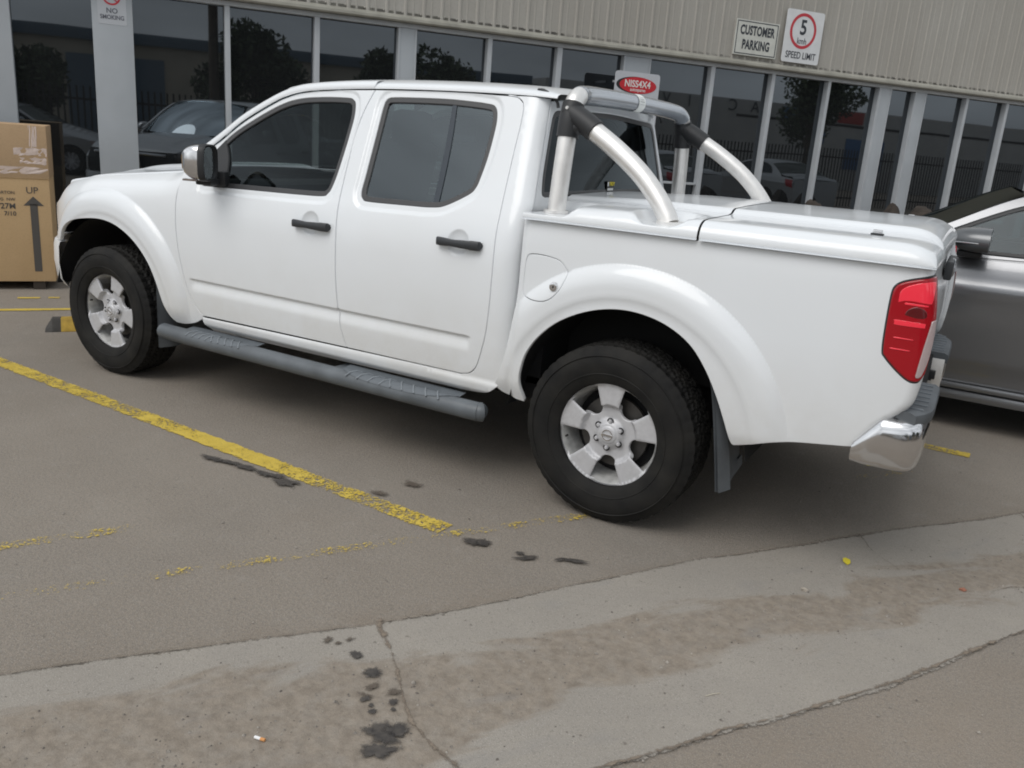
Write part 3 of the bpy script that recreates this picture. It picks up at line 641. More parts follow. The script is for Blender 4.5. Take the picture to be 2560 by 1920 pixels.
# --- rear bumper
def bump_path(v):     # v -1..1
    a = abs(v)
    P = catmull([(1.150, 0), (1.150, .35), (1.150, .60), (1.147, .78), (1.137, .848), (1.105, .880), (1.05, .893), (.985, .895), (.925, .888)], 8); k = a*(len(P)-1); i = min(int(k), len(P)-2); f = k-i
    return (P[i][0]*(1-f)+P[i+1][0]*f, math.copysign(P[i][1]*(1-f)+P[i+1][1]*f, v))
rb = empty('rear_bumper', parent=truck)
PROF = [(-.10, .515), (-.045, .498), (-.016, .506), (-.003, .528), (.003, .57), (.003, .62), (-.002, .655), (-.011, .674), (-.028, .686), (-.10, .692)]
for sg in (-1, 1):
    G = []
    for v in np.linspace(.262, 1, 44):
        x, y = bump_path(v); x2, y2 = bump_path(min(1, v+.01)); x1, y1 = bump_path(v-.01); t = np.array([x2-x1, y2-y1]); t /= np.hypot(*t); n_ = np.array([t[1], -t[0]])
        e = max(0, (v-.83)/.17); zb = .497+.010*e**2; sc = (1-.64*e**1.1) if e > 0 else 1
        G.append([(x+n_[0]*o*(1-e*.6), sg*(y+n_[1]*o*(1-e*.6)), zb+(z-.500)*sc) for o, z in PROF])
    m = MB(); m.grid(G); m.F.append(tuple(range(len(PROF)))); m.mi.append(0); k = (44-1)*len(PROF); m.F.append(tuple(range(k, k+len(PROF)))); m.mi.append(0)
    cr = m.build('bumper_corner', CHROME, rb, sharp=50)
    MB().box((1.072, sg*.347, .590), (.150, .012, .19), bev=.003).build('bumper_end_plate', STEEL, rb)
    # black step pad on top with ribs
    G = []
    for y in np.linspace(.345, .862, 22):
        xo = 1.160 if y < .70 else 1.160-.30*((y-.70)/.16)**2*.16
        G.append([(1.02+.02*max(0, (y-.8)/.06), sg*y, .690), (1.02+.02*max(0, (y-.8)/.06), sg*y, .712), (1.05, sg*y, .716), (xo-.02, sg*y, .714), (xo-.004, sg*y, .706), (xo, sg*y, .690), (xo-.004, sg*y, .668)])
    m = MB(); m.grid(G); n_ = len(G[0]); m.F.append(tuple(range(n_))); m.mi.append(0); m.F.append(tuple(range(21*n_, 22*n_))); m.mi.append(0)
    pd = m.build('step_pad', MUD, rb)
    for q in range(7): MB().tube([(1.045, sg*(.40+.066*q), .7165), (1.135-.01*(q > 5), sg*(.40+.066*q), .716)], .0035, seg=6).build('grip_rib', bpy.data.materials['grip_rib_grey'], rb)
    if sg == 1:
        m = MB(); m.box((1.085, .335, .605), (.045, .02, .05), bev=.004); m.box((1.105, .332, .61), (.03, .03, .04), bev=.004); m.build('trailer_socket', BLACK, rb)
m = MB(); m.box((1.055, 0, .480), (.12, .68, .045), bev=.012); m.build('bumper_centre', BLACK, rb)
m = MB(); m.box((1.01, 0, .56), (.02, .68, .16)); m.box((1.06, 0, .445), (.10, .07, .03), bev=.005); m.build('tow_bar', BLACK, rb)

# --- sports bar
sb = empty('sports_bar', parent=truck)
for sg in (-1, 1):
    m = MB(); m.tube([(-.402, sg*.725, 1.232), (-.402, sg*.720, 1.30), (-.400, sg*.700, 1.48), (-.400, sg*.680, 1.60)], .038, seg=28, smooth=4); m.build('front_post', STEEL, sb)
    MB().tube([(-.405, sg*.725, 1.229), (-.405, sg*.725, 1.241)], .052, seg=28).build('mounting_flange', STEEL, sb); MB().tube([(.108, sg*.735, 1.2375), (.108, sg*.735, 1.2495)], .056, seg=28).build('mounting_flange', STEEL, sb)
    m = MB(); m.tube([(-.36, sg*.672, 1.618), (-.29, sg*.682, 1.574), (-.17, sg*.697, 1.503), (-.05, sg*.712, 1.418), (.035, sg*.723, 1.335), (.085, sg*.731, 1.27), (.102, sg*.735, 1.24)], .039, seg=28, smooth=6); m.build('rear_stay', STEEL, sb)
    m = MB(); m.tube([(-.400, sg*.690, 1.535), (-.400, sg*.680, 1.60), (-.400, sg*.664, 1.648), (-.400, sg*.656, 1.668)], .046, seg=24, smooth=4)
    m.tube([(-.415, sg*.668, 1.640), (-.34, sg*.676, 1.604), (-.275, sg*.684, 1.566)], .0465, seg=24, smooth=4)
    m.tube([(-.30, sg*.688, 1.60), (-.38, sg*.684, 1.57), (-.40, sg*.69, 1.555)], .03, seg=12)
    jt = m.build('joint_clamp', BLACK, sb, sharp=50)
    for (x, z) in ((-.40, 1.652), (-.318, 1.594)):
        m = MB(); m.lathe([(0, -.055), (.006, -.055), (.0075, -.050), (.0075, -.03)], 12)
        m.V = [(v[0]+x, sg*(.667-v[1]*.92), v[2]+z) for v in m.V]; m.build('clamp_bolt', STEEL, sb)
hp = [(-.400, -.658, 1.662), (-.402, -.643, 1.684), (-.408, -.600, 1.703), (-.420, -.52, 1.712), (-.432, -.35, 1.718), (-.438, 0, 1.722)]; hp = hp+[(x, -y, z) for x, y, z in hp[-2::-1]]
H = catmull(hp, 8)
hoop = MB().tube(H, .038, seg=28).build('hoop', STEEL, sb)
MB().tube(H[17:-6], .0405, seg=28).build('plastic_wrap', FILM, sb)
m = MB(); ar = []
for i in range(13):
    a = R(-10-110*i/12)
    ar.append([(-.432+.0425*math.cos(a+R(90))*-1*-1, yy, 1.753+.0425*math.sin(a+R(90))) for yy in (.055, .145)])
ar = [[(-.4375+.0425*math.cos(R(78-150*i/16)), yy, 1.7215+.0425*math.sin(R(78-150*i/16))) for yy in (.02, .10)] for i in range(17)]
LAB = mat('label_paper', (.80, .82, .80), rough=.6)
lb = MB().grid(ar).build('barcode_label', LAB, sb)
m = MB()
for i, t_ in enumerate((12, 28, 38, 46, 60)):
    a0 = R(t_-20); m.grid([[(-.4375+.0429*math.cos(a), yy, 1.7215+.0429*math.sin(a)) for yy in (.032, .088)] for a in (a0, a0+R(1.6+(i % 2)*1.5))])
m.build('printed_lines', mat('label_ink', (.25, .27, .28), rough=.7), sb)

# --- sticker on the rear window
st0 = backf(np.array([-.12]), np.array([1.335]))[0]
m = MB(); m.box((st0[0]+.003, -.02, 1.325), (.001, .075, .05)); stk = m.build('window_sticker', mat('sticker_black', (.02, .02, .02)), cb)
YEL = mat('sticker_yellow', (.75, .62, .03), rough=.5); WHT = mat('sticker_white', (.75, .75, .75), rough=.5)
text_mesh('TRDY', .024, YEL, frame((st0[0]+.0045, -.005, 1.336), (0, 1, 0), (0, 0, 1)), cb, bold=.0008, ext=.0003)
m = MB(); m.box((st0[0]+.0042, -.02, 1.311), (.0008, .066, .011)); m.box((st0[0]+.0042, -.048, 1.336), (.0008, .014, .020)); m.build('sticker_print', WHT, cb)

# the rear face of the tray sits slightly out of square
for o_ in [q for q in truck.children_recursive if q.type == 'MESH']:
    for v in o_.data.vertices:
        if v.co.x > .3: v.co.x -= .034*(v.co.y+.86)*min(1, (v.co.x-.3)/.6)
# --- wheels
def tyre_mesh():
    ns = 288
    prof = []      # (r, y, treadfactor, v)
    side_p = [(.215, -.098), (.219, -.110), (.232, -.119), (.262, -.129), (.300, -.1325), (.328, -.128), (.346, -.1195)]
    tr = [(.3570, -.1125), (.3650, -.1055)]
    cr = [(.3770-.0035*(v/.098)**2, v) for v in np.linspace(-.101, .101, 27)]
    P = [(r, y, 0) for r, y in side_p]+[(r, y, .6) for r, y in tr]+[(r, y, 1) for r, y in cr]+[(r, -y, .6) for r, y in tr[::-1]]+[(r, -y, 0) for r, y in side_p[::-1]]
    G = []
    for k in range(ns):
        a = 2*math.pi*k/ns; ph = k % 6; row = []
        for r, y, f in P:
            d = 0
            if f == .6: d = .002 if ph in (0, 1) else 0
            elif f == 1:
                ay = abs(y); zig = ((k/6.0)*2*math.pi)
                off = .006*math.sin(zig)*1.0
                for gy in (-.066, -.023, .023, .066):
                    if abs(y+off*(1 if gy > 0 else -1)-gy) < .0048: d = .009
                if ay > .070 and ph in (0, 1): d = .006 if ay < .090 else .0028
                if ay <= .066 and ay > .023 and (k+int(ay*260)+3) % 6 == 0: d = .0075
                if ay <= .020 and (k+int(y*300)+60) % 9 == 0: d = .007
            elif r > .345 and ph in (0, 1): d = .001
            row.append(((r-d)*math.cos(a), y, (r-d)*math.sin(a)))
        G.append(row)
    m = MB().grid(G, cu=True)
    # raised sidewall ring and letters band
    for rr in (.262, .335): m.lathe([(rr-.003, -.1285 if rr < .3 else -.1280), (rr, -.1315 if rr < .3 else -.1305), (rr+.003, -.1290 if rr < .3 else -.1275)], 96)
    return m
def make_wheel(name, y, side):
    wl = empty('wheel', parent=truck)
    m = tyre_mesh(); ty = m.build('tyre', RUBBER, wl, sharp=28)
    # alloy: face plate in polar layout, outward is -y
    fy = -.100
    def face(a, b):
        r = np.hypot(a, b); th = np.arctan2(b, a)
        k = np.cos(5*(th-R(92)))     # 1 on spoke centres
        y_ = fy+.004+.0*r
        dish = .023*(1-ss(.112, .128, r))*(1-.0*k)            # step down to the hub bowl
        hub = -.020*(1-ss(.040, .072, r))
        web = .010*ss(.35, -.5, k)*ss(.11, .13, r)
        edge = .010*(1-ss(.215, .205, r))*0
        return np.stack([a, y_+dish+hub+web-.004*ss(.205, .215, r), b], 1)
    rad = outline([(.2195*math.cos(t), .2195*math.sin(t)) for t in np.linspace(0, 2*math.pi, 73)], step=.008)
    holes = []
    for q in range(5):
        c = R(92+36+72*q); pts = []
        ro, ri = .2065, .094
        hw_o, hw_i = R(18.6), R(15.5)
        def pr(r, t): return (r*math.cos(c+t), r*math.sin(c+t))
        seg1 = [pr(ro, -hw_o), pr(ro, -hw_o/2), pr(ro, 0), pr(ro, hw_o/2), pr(ro, hw_o)]
        seg2 = [pr(ro, hw_o), pr(.16, hw_o*.98), pr(.118, hw_i*1.05), pr(.100, hw_i*.7), pr(ri, 0), pr(.100, -hw_i*.7), pr(.118, -hw_i*1.05), pr(.16, -hw_o*.98), pr(ro, -hw_o)]
        holes.append(outline(seg1, seg2, step=.006))
    f = panel('rim', rad, holes, face, ALLOY, wl, sp=.010, rim=.003, depth=.020)
    m = MB(); m.lathe([(.2195, fy), (.2225, fy-.004), (.2235, fy-.002), (.221, fy+.012), (.212, fy+.016)], 72); m.build('rim_lip', ALLOY, wl)
    m = MB(); m.lathe([(.2120, fy+.006), (.2070, fy+.016), (.2000, fy+.030), (.1930, fy+.060), (.187, fy+.10), (.187, fy+.19)], 72); m.build('rim_barrel', ALLOYD, wl)
    m = MB(); m.lathe([(.0, fy+.11), (.185, fy+.11)], 32); m.build('brake_backing', UNDER, wl)
    m = MB(); m.lathe([(.07, fy+.072), (.150, fy+.072), (.152, fy+.085)], 40); m.build('brake_disc', mat('brake_disc', (.10, .095, .09), rough=.5, metal=.8) if 'brake_disc' not in bpy.data.materials else bpy.data.materials['brake_disc'], wl)
    m = MB(); m.lathe([(.0, fy+.001), (.030, fy+.001), (.035, fy+.003), (.040, fy+.008), (.044, fy+.016)], 40); cap = m.build('hub_cap', ALLOY, wl)
    m = MB(); m.lathe([(.019, fy+.001), (.0195, fy-.0015), (.024, fy-.0015), (.0245, fy+.001)], 32); m.box((0, fy-.001, 0), (.050, .003, .009), bev=.001); m.build('hub_emblem', CHROME, wl)
    for q in range(6):
        t = R(90+60*q-3); cx, cz = .0575*math.cos(t), .0575*math.sin(t)
        m = MB(); m.lathe([(.0150, fy+.014), (.0145, fy+.016), (.0, fy+.016)], 16); m.V = [(v[0]+cx, v[1], v[2]+cz) for v in m.V]; m.build('nut_recess', GAP, wl)
        m = MB(); m.lathe([(0, fy+.005), (.006, fy+.005), (.0085, fy+.008), (.0092, fy+.016)], 6); m.V = [(v[0]+cx, v[1], v[2]+cz) for v in m.V]; m.build('wheel_nut', ALLOY, wl)
    t = R(195); m = MB(); m.lathe([(0, fy+.004), (.004, fy+.005), (.005, fy+.02)], 10); m.V = [(v[0]+.196*math.cos(t), v[1]+.004, v[2]+.196*math.sin(t)) for v in m.V]; m.build('tyre_valve', GAP, wl)
    return wl
proto_w = make_wheel('w', 0, 1)
def copy_tree(o, parent=None):
    c = o.copy(); COL.objects.link(c); c.parent = parent
    for ch in [q for q in bpy.data.objects if q.parent == o]: copy_tree(ch, c)
    return c
spots = [(0, -.785, 0, 0), (-3.2, -.785, 0, 25), (0, .785, math.pi, 10), (-3.2, .785, math.pi, 50)]
for i, (x, y, rz, ry) in enumerate(spots):
    wl = proto_w if i == 0 else copy_tree(proto_w, truck)
    wl.matrix_local = Matrix.Translation((x, y, .3775)) @ Matrix.Rotation(rz, 4, 'Z') @ Matrix.Rotation(R(ry if i else 0), 4, 'Y')

# --- underbody, cabin
m = MB()
m.box((-1.5, 0, .46), (2.2, 1.50, .10)); m.box((-2.0, .42, .42), (3.2, .08, .12)); m.box((-2.0, -.42, .42), (3.2, .08, .12)); m.box((.2, .42, .53), (1.4, .08, .10)); m.box((.2, -.42, .53), (1.4, .08, .10)); m.box((-3.3, 0, .62), (1.3, .9, .5)); m.tube([(0, -.66, .38), (0, .66, .38)], .05); m.tube([(-3.2, -.66, .38), (-3.2, .66, .38)], .04)
m.lathe([(.0, -.12), (.13, -.05), (.13, .05), (0, .12)], 16)
m.box((.78, 0, .64), (.55, 1.60, .12)); m.box((.6, .1, .54), (.5, .5, .14), bev=.05)
m.tube([(-2.5, .2, .36), (.3, .25, .40), (.9, .5, .42)], .035, smooth=4)
m.box((-.45, 0, .68), (.10, 1.5, .40)); m.box((-2.5, 0, .68), (.1, 1.4, .40)); m.box((-.2, 0, .60), (1.3, .86, .2))
m.build('underbody', UNDER, truck)
m = MB(); m.box((-1.5, 0, .56), (1.95, 1.54, .04)); m.box((-.56, 0, .85), (.03, 1.5, .6)); m.box((-2.40, 0, 1.02), (.35, 1.40, .34), bev=.04)
for sg in (-1, 1): m.box((-1.52, sg*.78, .82), (1.80, .03, .60)); m.tube([(-1.48, sg*.76, .95), (-1.49, sg*.755, 1.15), (-1.50, sg*.60, 1.66)], .035, seg=8)
m.box((-1.3, 0, 1.705), (1.1, .98, .01))
m.build('cabin_lining', CABIN, truck)
for sx, sy in ((-1.85, -.38), (-1.85, .38)):
    m = MB(); m.box((sx, sy, .80), (.50, .50, .16), bev=.05); m.box((0, 0, .33), (.15, .48, .62), bev=.06, mtx=Matrix.Translation((sx+.22, sy, .85)) @ Matrix.Rotation(R(14), 4, 'Y')); m.box((sx+.42, sy, 1.53), (.09, .26, .17), bev=.04); m.tube([(sx+.37, sy-.05, 1.40), (sx+.40, sy-.05, 1.50)], .008); m.build('front_seat', CLOTH, truck)
m = MB(); m.box((-1.0, 0, .82), (.48, 1.35, .16), bev=.05); m.box((-.68, 0, 1.10), (.14, 1.35, .55), bev=.06)
for sy in (-.42, .42): m.box((-.66, sy, 1.42), (.08, .26, .13), bev=.035)
m.build('rear_seat', CLOTH, truck)
m = MB(); t = np.linspace(0, 2*np.pi, 33); m.tube([(-2.12+.06*math.sin(a), .38+.185*math.cos(a), 1.12+.175*math.sin(a)) for a in t], .014, seg=8); m.tube([(-2.12, .38, 1.12), (-2.3, .38, 1.06)], .03); m.build('steering_wheel', CABIN, truck)

# ================================================================== GROUND
PH = R(54.5)      # the shop front and the gutter run at this angle to the truck
DV = Vector((math.cos(PH), math.sin(PH), 0)); NV = Vector((-math.sin(PH), math.cos(PH), 0))
def TS(t, s): # along the gutter, towards the camera (world origin based)
    return (t*math.cos(PH)+s*math.sin(PH), t*math.sin(PH)-s*math.cos(PH))
def base_nodes(name, rough=.9):
    m = bpy.data.materials.new(name); m.use_nodes = True; n = m.node_tree; b = n.nodes['Principled BSDF']; b.inputs['Roughness'].default_value = rough
    b.inputs['Specular IOR Level'].default_value = .3; co = node(n, 'ShaderNodeTexCoord'); return m, n, b, co
def noise(n, vec, scale, detail=4., rough=.55, lo=.3, hi=.7, a=0., b=1., dist=0.):
    z = node(n, 'ShaderNodeTexNoise', i_Scale=scale, i_Detail=detail, i_Roughness=rough, i_Distortion=dist); n.links.new(vec, z.inputs['Vector'])
    r = node(n, 'ShaderNodeMapRange', i_From_Min=lo, i_From_Max=hi, i_To_Min=a, i_To_Max=b); n.links.new(z.outputs['Fac'], r.inputs['Value']); return r.outputs['Result']
def mixc(n, fac, A, B, mode='MIX'):
    x = node(n, 'ShaderNodeMix', data_type='RGBA', blend_type=mode)
    for k, v in (('Factor', fac), ('A', A), ('B', B)):
        if isinstance(v, (int, float)): x.inputs[k].default_value = v
        elif isinstance(v, tuple): x.inputs[k].default_value = (*v, 1)
        else: n.links.new(v, x.inputs[k])
    return x.outputs['Result']
def math_(n, op, a, b=0.):
    x = node(n, 'ShaderNodeMath', operation=op)
    for i, v in ((0, a), (1, b)):
        if isinstance(v, (int, float)): x.inputs[i].default_value = v
        else: n.links.new(v, x.inputs[i])
    return x.outputs[0]
def rot_coord(n, co):
    mp = node(n, 'ShaderNodeMapping'); mp.vector_type = 'POINT'; mp.inputs['Rotation'].default_value = (0, 0, -PH); n.links.new(co.outputs['Object'], mp.inputs['Vector'])
    sx = node(n, 'ShaderNodeSeparateXYZ'); n.links.new(mp.outputs['Vector'], sx.inputs['Vector']); return mp.outputs['Vector'], sx.outputs['X'], sx.outputs['Y']   # Y = -s
def asphalt():
    m, n, b, co = base_nodes('asphalt', .92); v, X, Y = rot_coord(n, co); O = co.outputs['Object']
    c = mixc(n, noise(n, O, .8, 6), (.232, .199, .163), (.272, .236, .196))
    c = mixc(n, noise(n, O, 3.5, 7, .7, .42, .72, 0, .65), c, (.215, .180, .145))
    c = mixc(n, noise(n, O, .55, 5, .6, .48, .66, 0, .45), c, (.185, .168, .148)); c = mixc(n, noise(n, O, 11, 5, .65, .56, .70, 0, .35), c, (.30, .275, .24))          # brownish dust
    c = mixc(n, noise(n, O, 90, 3, .7, .42, .62, 0, .5), c, (.14, .13, .118))
    c = mixc(n, noise(n, O, 260, 2, .6, .52, .66, 0, .5), c, (.42, .40, .37))
    c = mixc(n, noise(n, O, 26, 3, .6, .69, .74, 0, .5), c, (.10, .09, .08))
    # dust beside the gutter and the brown apron on the camera side
    dus = math_(n, 'MULTIPLY', noise(n, O, 6, 7, .7, .35, .65, .25, 1), node_range(n, Y, -1.95, -1.72, 1, 0)); c = mixc(n, math_(n, 'MULTIPLY', dus, .45), c, (.25, .205, .160))
    d2 = math_(n, 'MULTIPLY', noise(n, v, 9, 7, .7, .40, .60, .1, 1), math_(n, 'MULTIPLY', node_range(n, Y, -.99, -.90, 1, 0), node_range(n, Y, -1.2, -1.0, 0, 1))); c = mixc(n, math_(n, 'MULTIPLY', d2, .35), c, (.19, .15, .112))
    n.links.new(c, b.inputs['Base Color'])
    h = math_(n, 'ADD', noise(n, O, 220, 3, .7, .2, .8), math_(n, 'MULTIPLY', noise(n, O, 70, 4, .7, .3, .7), .9)); bp = node(n, 'ShaderNodeBump', i_Strength=.55, i_Distance=.004); n.links.new(h, bp.inputs['Height']); n.links.new(bp.outputs['Normal'], b.inputs['Normal'])
    return m
def node_range(n, v, a, b_, c, d):
    r = node(n, 'ShaderNodeMapRange', i_From_Min=a, i_From_Max=b_, i_To_Min=c, i_To_Max=d); n.links.new(v, r.inputs['Value']); return r.outputs['Result']
def concrete():
    m, n, b, co = base_nodes('gutter_concrete', .88); v, X, Y = rot_coord(n, co); O = co.outputs['Object']
    c = mixc(n, noise(n, O, 1.6, 6), (.264, .241, .210), (.306, .279, .243))
    c = mixc(n, noise(n, O, 6, 8, .7, .42, .66, 0, .65), c, (.265, .243, .215))
    c = mixc(n, noise(n, O, 160, 2, .6, .55, .68, 0, .5), c, (.17, .155, .14))
    c = mixc(n, noise(n, O, 300, 2, .6, .58, .7, 0, .5), c, (.50, .48, .45))
    c = mixc(n, noise(n, O, 34, 3, .6, .67, .72, 0, .55), c, (.10, .085, .07))
    # silt lying in the dish of the gutter: wide on the left, a narrowing band to the right
    mp = node(n, 'ShaderNodeMapping'); mp.inputs['Scale'].default_value = (1, 2.6, 1); n.links.new(v, mp.inputs['Vector'])
    wob = noise(n, mp.outputs['Vector'], 1.7, 7, .62, .2, .8, -.42, .42, .9)
    cen = node_range(n, X, -2.1, -1.3, -1.47, -1.385); wid = node_range(n, X, -1.95, -1.35, .265, .125)
    d = math_(n, 'ABSOLUTE', math_(n, 'SUBTRACT', math_(n, 'ADD', Y, math_(n, 'MULTIPLY', wob, .42)), cen))
    e = math_(n, 'SUBTRACT', wid, d); a = node_range(n, e, -.022, .03, 0, 1)
    fine = noise(n, O, 16, 8, .7, .3, .55, .45, 1)
    a = math_(n, 'MULTIPLY', a, fine)
    silt = mixc(n, noise(n, O, 26, 8, .75, .36, .62), (.165, .134, .104), (.275, .232, .185))
    c = mixc(n, math_(n, 'MULTIPLY', a, .80), c, silt)
    # darker damp-looking smears
    c = mixc(n, noise(n, mp.outputs['Vector'], 2.8, 3, .5, .60, .72, 0, .35), c, (.225, .218, .21))
    n.links.new(c, b.inputs['Base Color'])
    h = math_(n, 'ADD', noise(n, O, 200, 3, .7, .2, .8), math_(n, 'MULTIPLY', a, noise(n, O, 55, 5, .8, .3, .7))); bp = node(n, 'ShaderNodeBump', i_Strength=.4, i_Distance=.004); n.links.new(h, bp.inputs['Height']); n.links.new(bp.outputs['Normal'], b.inputs['Normal'])
    return m
def yellow(name, wear):
    m, n, b, co = base_nodes(name, .75); O = co.outputs['Object']
    c = mixc(n, noise(n, O, 14, 6), (.50, .36, .055), (.60, .45, .085)); c = mixc(n, noise(n, O, 150, 3, .6, .5, .7, 0, .4), c, (.25, .17, .05))
    n.links.new(c, b.inputs['Base Color'])
    at = node(n, 'ShaderNodeAttribute'); at.attribute_name = 'wear'
    z = math_(n, 'ADD', noise(n, O, 95, 4, .75, 0, 1), math_(n, 'MULTIPLY', math_(n, 'SUBTRACT', noise(n, O, 7, 5, .7, 0, 1), .5), .55))
    a = math_(n, 'GREATER_THAN', z, math_(n, 'ADD', at.outputs['Fac'], wear)); tr = node(n, 'ShaderNodeBsdfTransparent'); mx = node(n, 'ShaderNodeMixShader')
    n.links.new(a, mx.inputs['Fac']); n.links.new(tr.outputs[0], mx.inputs[1]); n.links.new(b.outputs[0], mx.inputs[2]); n.links.new(mx.outputs[0], n.nodes['Material Output'].inputs['Surface']); return m
ASPH = asphalt(); CONC = concrete(); YELL = yellow('worn_yellow_paint', 0.)
OIL, n_, b_, co_ = base_nodes('oil_stain', .55); n_.links.new(mixc(n_, noise(n_, co_.outputs['Object'], 60, 4), (.036, .033, .032), (.085, .075, .066)), b_.inputs['Base Color'])
OILB, n_, b_, co_ = base_nodes('old_stain', .8); n_.links.new(mixc(n_, noise(n_, co_.outputs['Object'], 60, 4), (.085, .068, .055), (.12, .10, .08)), b_.inputs['Base Color'])
CRK, n_, b_, co_ = base_nodes('crack_dirt', .95); n_.links.new(mixc(n_, noise(n_, co_.outputs['Object'], 30, 6), (.115, .092, .072), (.23, .19, .15)), b_.inputs['Base Color'])

def fuzzy(m, scale=70, amp=.9, off=0., soft=0.):
    n = m.node_tree; b = n.nodes['Principled BSDF']; co = node(n, 'ShaderNodeTexCoord'); at = node(n, 'ShaderNodeAttribute'); at.attribute_name = 'cover'
    z = math_(n, 'ADD', at.outputs['Fac'], math_(n, 'MULTIPLY', math_(n, 'SUBTRACT', noise(n, co.outputs['Object'], scale, 6, .7, .2, .8), .5), amp))
    a = node_range(n, z, .34+off-soft, .56+off+soft, 0, 1); tr = node(n, 'ShaderNodeBsdfTransparent'); mx = node(n, 'ShaderNodeMixShader')
    n.links.new(a, mx.inputs['Fac']); n.links.new(tr.outputs[0], mx.inputs[1]); n.links.new(b.outputs[0], mx.inputs[2]); n.links.new(mx.outputs[0], n.nodes['Material Output'].inputs['Surface'])
def setattr_(o, vals): at = o.data.attributes.new('cover', 'FLOAT', 'POINT'); at.data.foreach_set('value', [float(v) for v in vals]); return o
fuzzy(OIL, 60, .75, .05, .10); fuzzy(OILB, 55, 1.0, .15, .25); fuzzy(CRK, 30, 2.0, .16, .18); fuzzy(CONC, 55, .9)
CRKE, n_, b_, co_ = base_nodes('edge_dirt', .95); n_.links.new(mixc(n_, noise(n_, co_.outputs['Object'], 30, 6), (.17, .145, .118), (.225, .195, .16)), b_.inputs['Base Color']); fuzzy(CRKE, 40, 1.8, .14, .2)
gd = [(-120, -120), (120, -120), (120, 120), (-120, 120)]
tag(mk('ground', [(x, y, 0) for x, y in gd], [(0, 1, 2, 3)], ASPH, smooth=False), kind='structure')
def jit(P, amp, step=.02, seed=1, f=1.6):
    r = np.random.default_rng(seed); P = np.array(P, float); out = []
    for a, b in zip(P[:-1], P[1:]):
        k = max(1, int(np.hypot(*(b-a))/step)); out += [a+(b-a)*i/k for i in range(k)]
    out.append(P[-1]); out = np.array(out); n = len(out); z = np.zeros(n)
    for o in range(6):
        kk = max(2, int(n*step*f*2**o)+2); z += np.interp(np.linspace(0, kk-1, n), np.arange(kk), r.normal(size=kk))*.6**o
    d = np.gradient(out, axis=0); d /= np.linalg.norm(d, axis=1)[:, None]+1e-9; return out+np.stack([-d[:, 1], d[:, 0]], 1)*z[:, None]*amp
E1 = jit([(-.86-3, -2.9-4.2), (-.86, -2.9), (-.21, -2.07), (.46, -.98), (1.02, -.21), (1.56, .49), (1.56+8, .49+11.4)], .007, seed=3)
E2 = jit([(1.0-4, -1.85-5.6-.1), (.74, -2.14), (.85, -1.95), (1.2, -1.44), (1.58, -.78), (1.58+8, -.78+11.6)], .010, seed=5)
def strip_mesh(name, A, B, z, m, parent=None, prof=((0, 0), (.5, 1), (1, 0))):
    k = len(prof); n = len(A); V = []; C = []
    for a, b in zip(A, B):
        for t, cv in prof: V.append((*(np.array(a)+(np.array(b)-np.array(a))*t), z)); C.append(cv)
    o = mk(name, V, [(i*k+q, i*k+q+1, (i+1)*k+q+1, (i+1)*k+q) for i in range(n-1) for q in range(k-1)], m, parent, smooth=False); return setattr_(o, C)
# resample both edges by distance along the gutter so that they pair up
tt = np.linspace(-9, 12, 1000)
def byt(E): t = E[:, 0]*math.cos(PH)+E[:, 1]*math.sin(PH); s = E[:, 0]*math.sin(PH)-E[:, 1]*math.cos(PH); o = np.argsort(t); return np.array([TS(a, c) for a, c in zip(tt, np.interp(tt, t[o], s[o]))])
E1, E2 = byt(E1), byt(E2)
tag(strip_mesh('concrete_gutter', E1, E2, .004, CONC, prof=((-.012, 0), (0, .45), (.03, 1), (.97, 1), (1, .45), (1.012, 0))), kind='structure')
def crack(P, wd, seed, z=.0075, amp=.006, m=None):
    C = jit(P, amp, seed=seed, step=.012); r = np.random.default_rng(seed+50); n = len(C); z_ = np.interp(np.linspace(0, 1, n), np.linspace(0, 1, max(3, n//6)), r.uniform(.15, 1, max(3, n//6)))
    d = np.gradient(C, axis=0); d /= np.linalg.norm(d, axis=1)[:, None]+1e-9; nn = np.stack([-d[:, 1], d[:, 0]], 1); w_ = wd*z_[:, None]
    return tag(strip_mesh('crack', C+nn*w_*1.9, C-nn*w_*1.9, z, m or CRK, prof=((0, 0), (.5, .9), (1, 0))), kind='structure')
def seg_of(E, a, b): k = (tt > a) & (tt < b); return E[k][::8]
crack(seg_of(E1, -3.2, 3.), .008, 11, amp=.003, m=CRKE); crack(seg_of(E2, -2.6, 3.), .0085, 12, amp=.006)
crack([(-.235, -2.05), (-.20, -2.09), (-.114, -2.154), (-.02, -2.226), (.08, -2.31), (.166, -2.376), (.239, -2.414), (.349, -2.459), (.6, -2.60)], .011, 13)
crack([(.95, -.30), (1.05, -.45), (1.16, -.56)], .003, 14); crack([(1.53, .50), (1.60, .37), (1.72, .25)], .005, 15); crack([(1.62, -.35), (1.52, -.42), (1.46, -.5)], .003, 16)

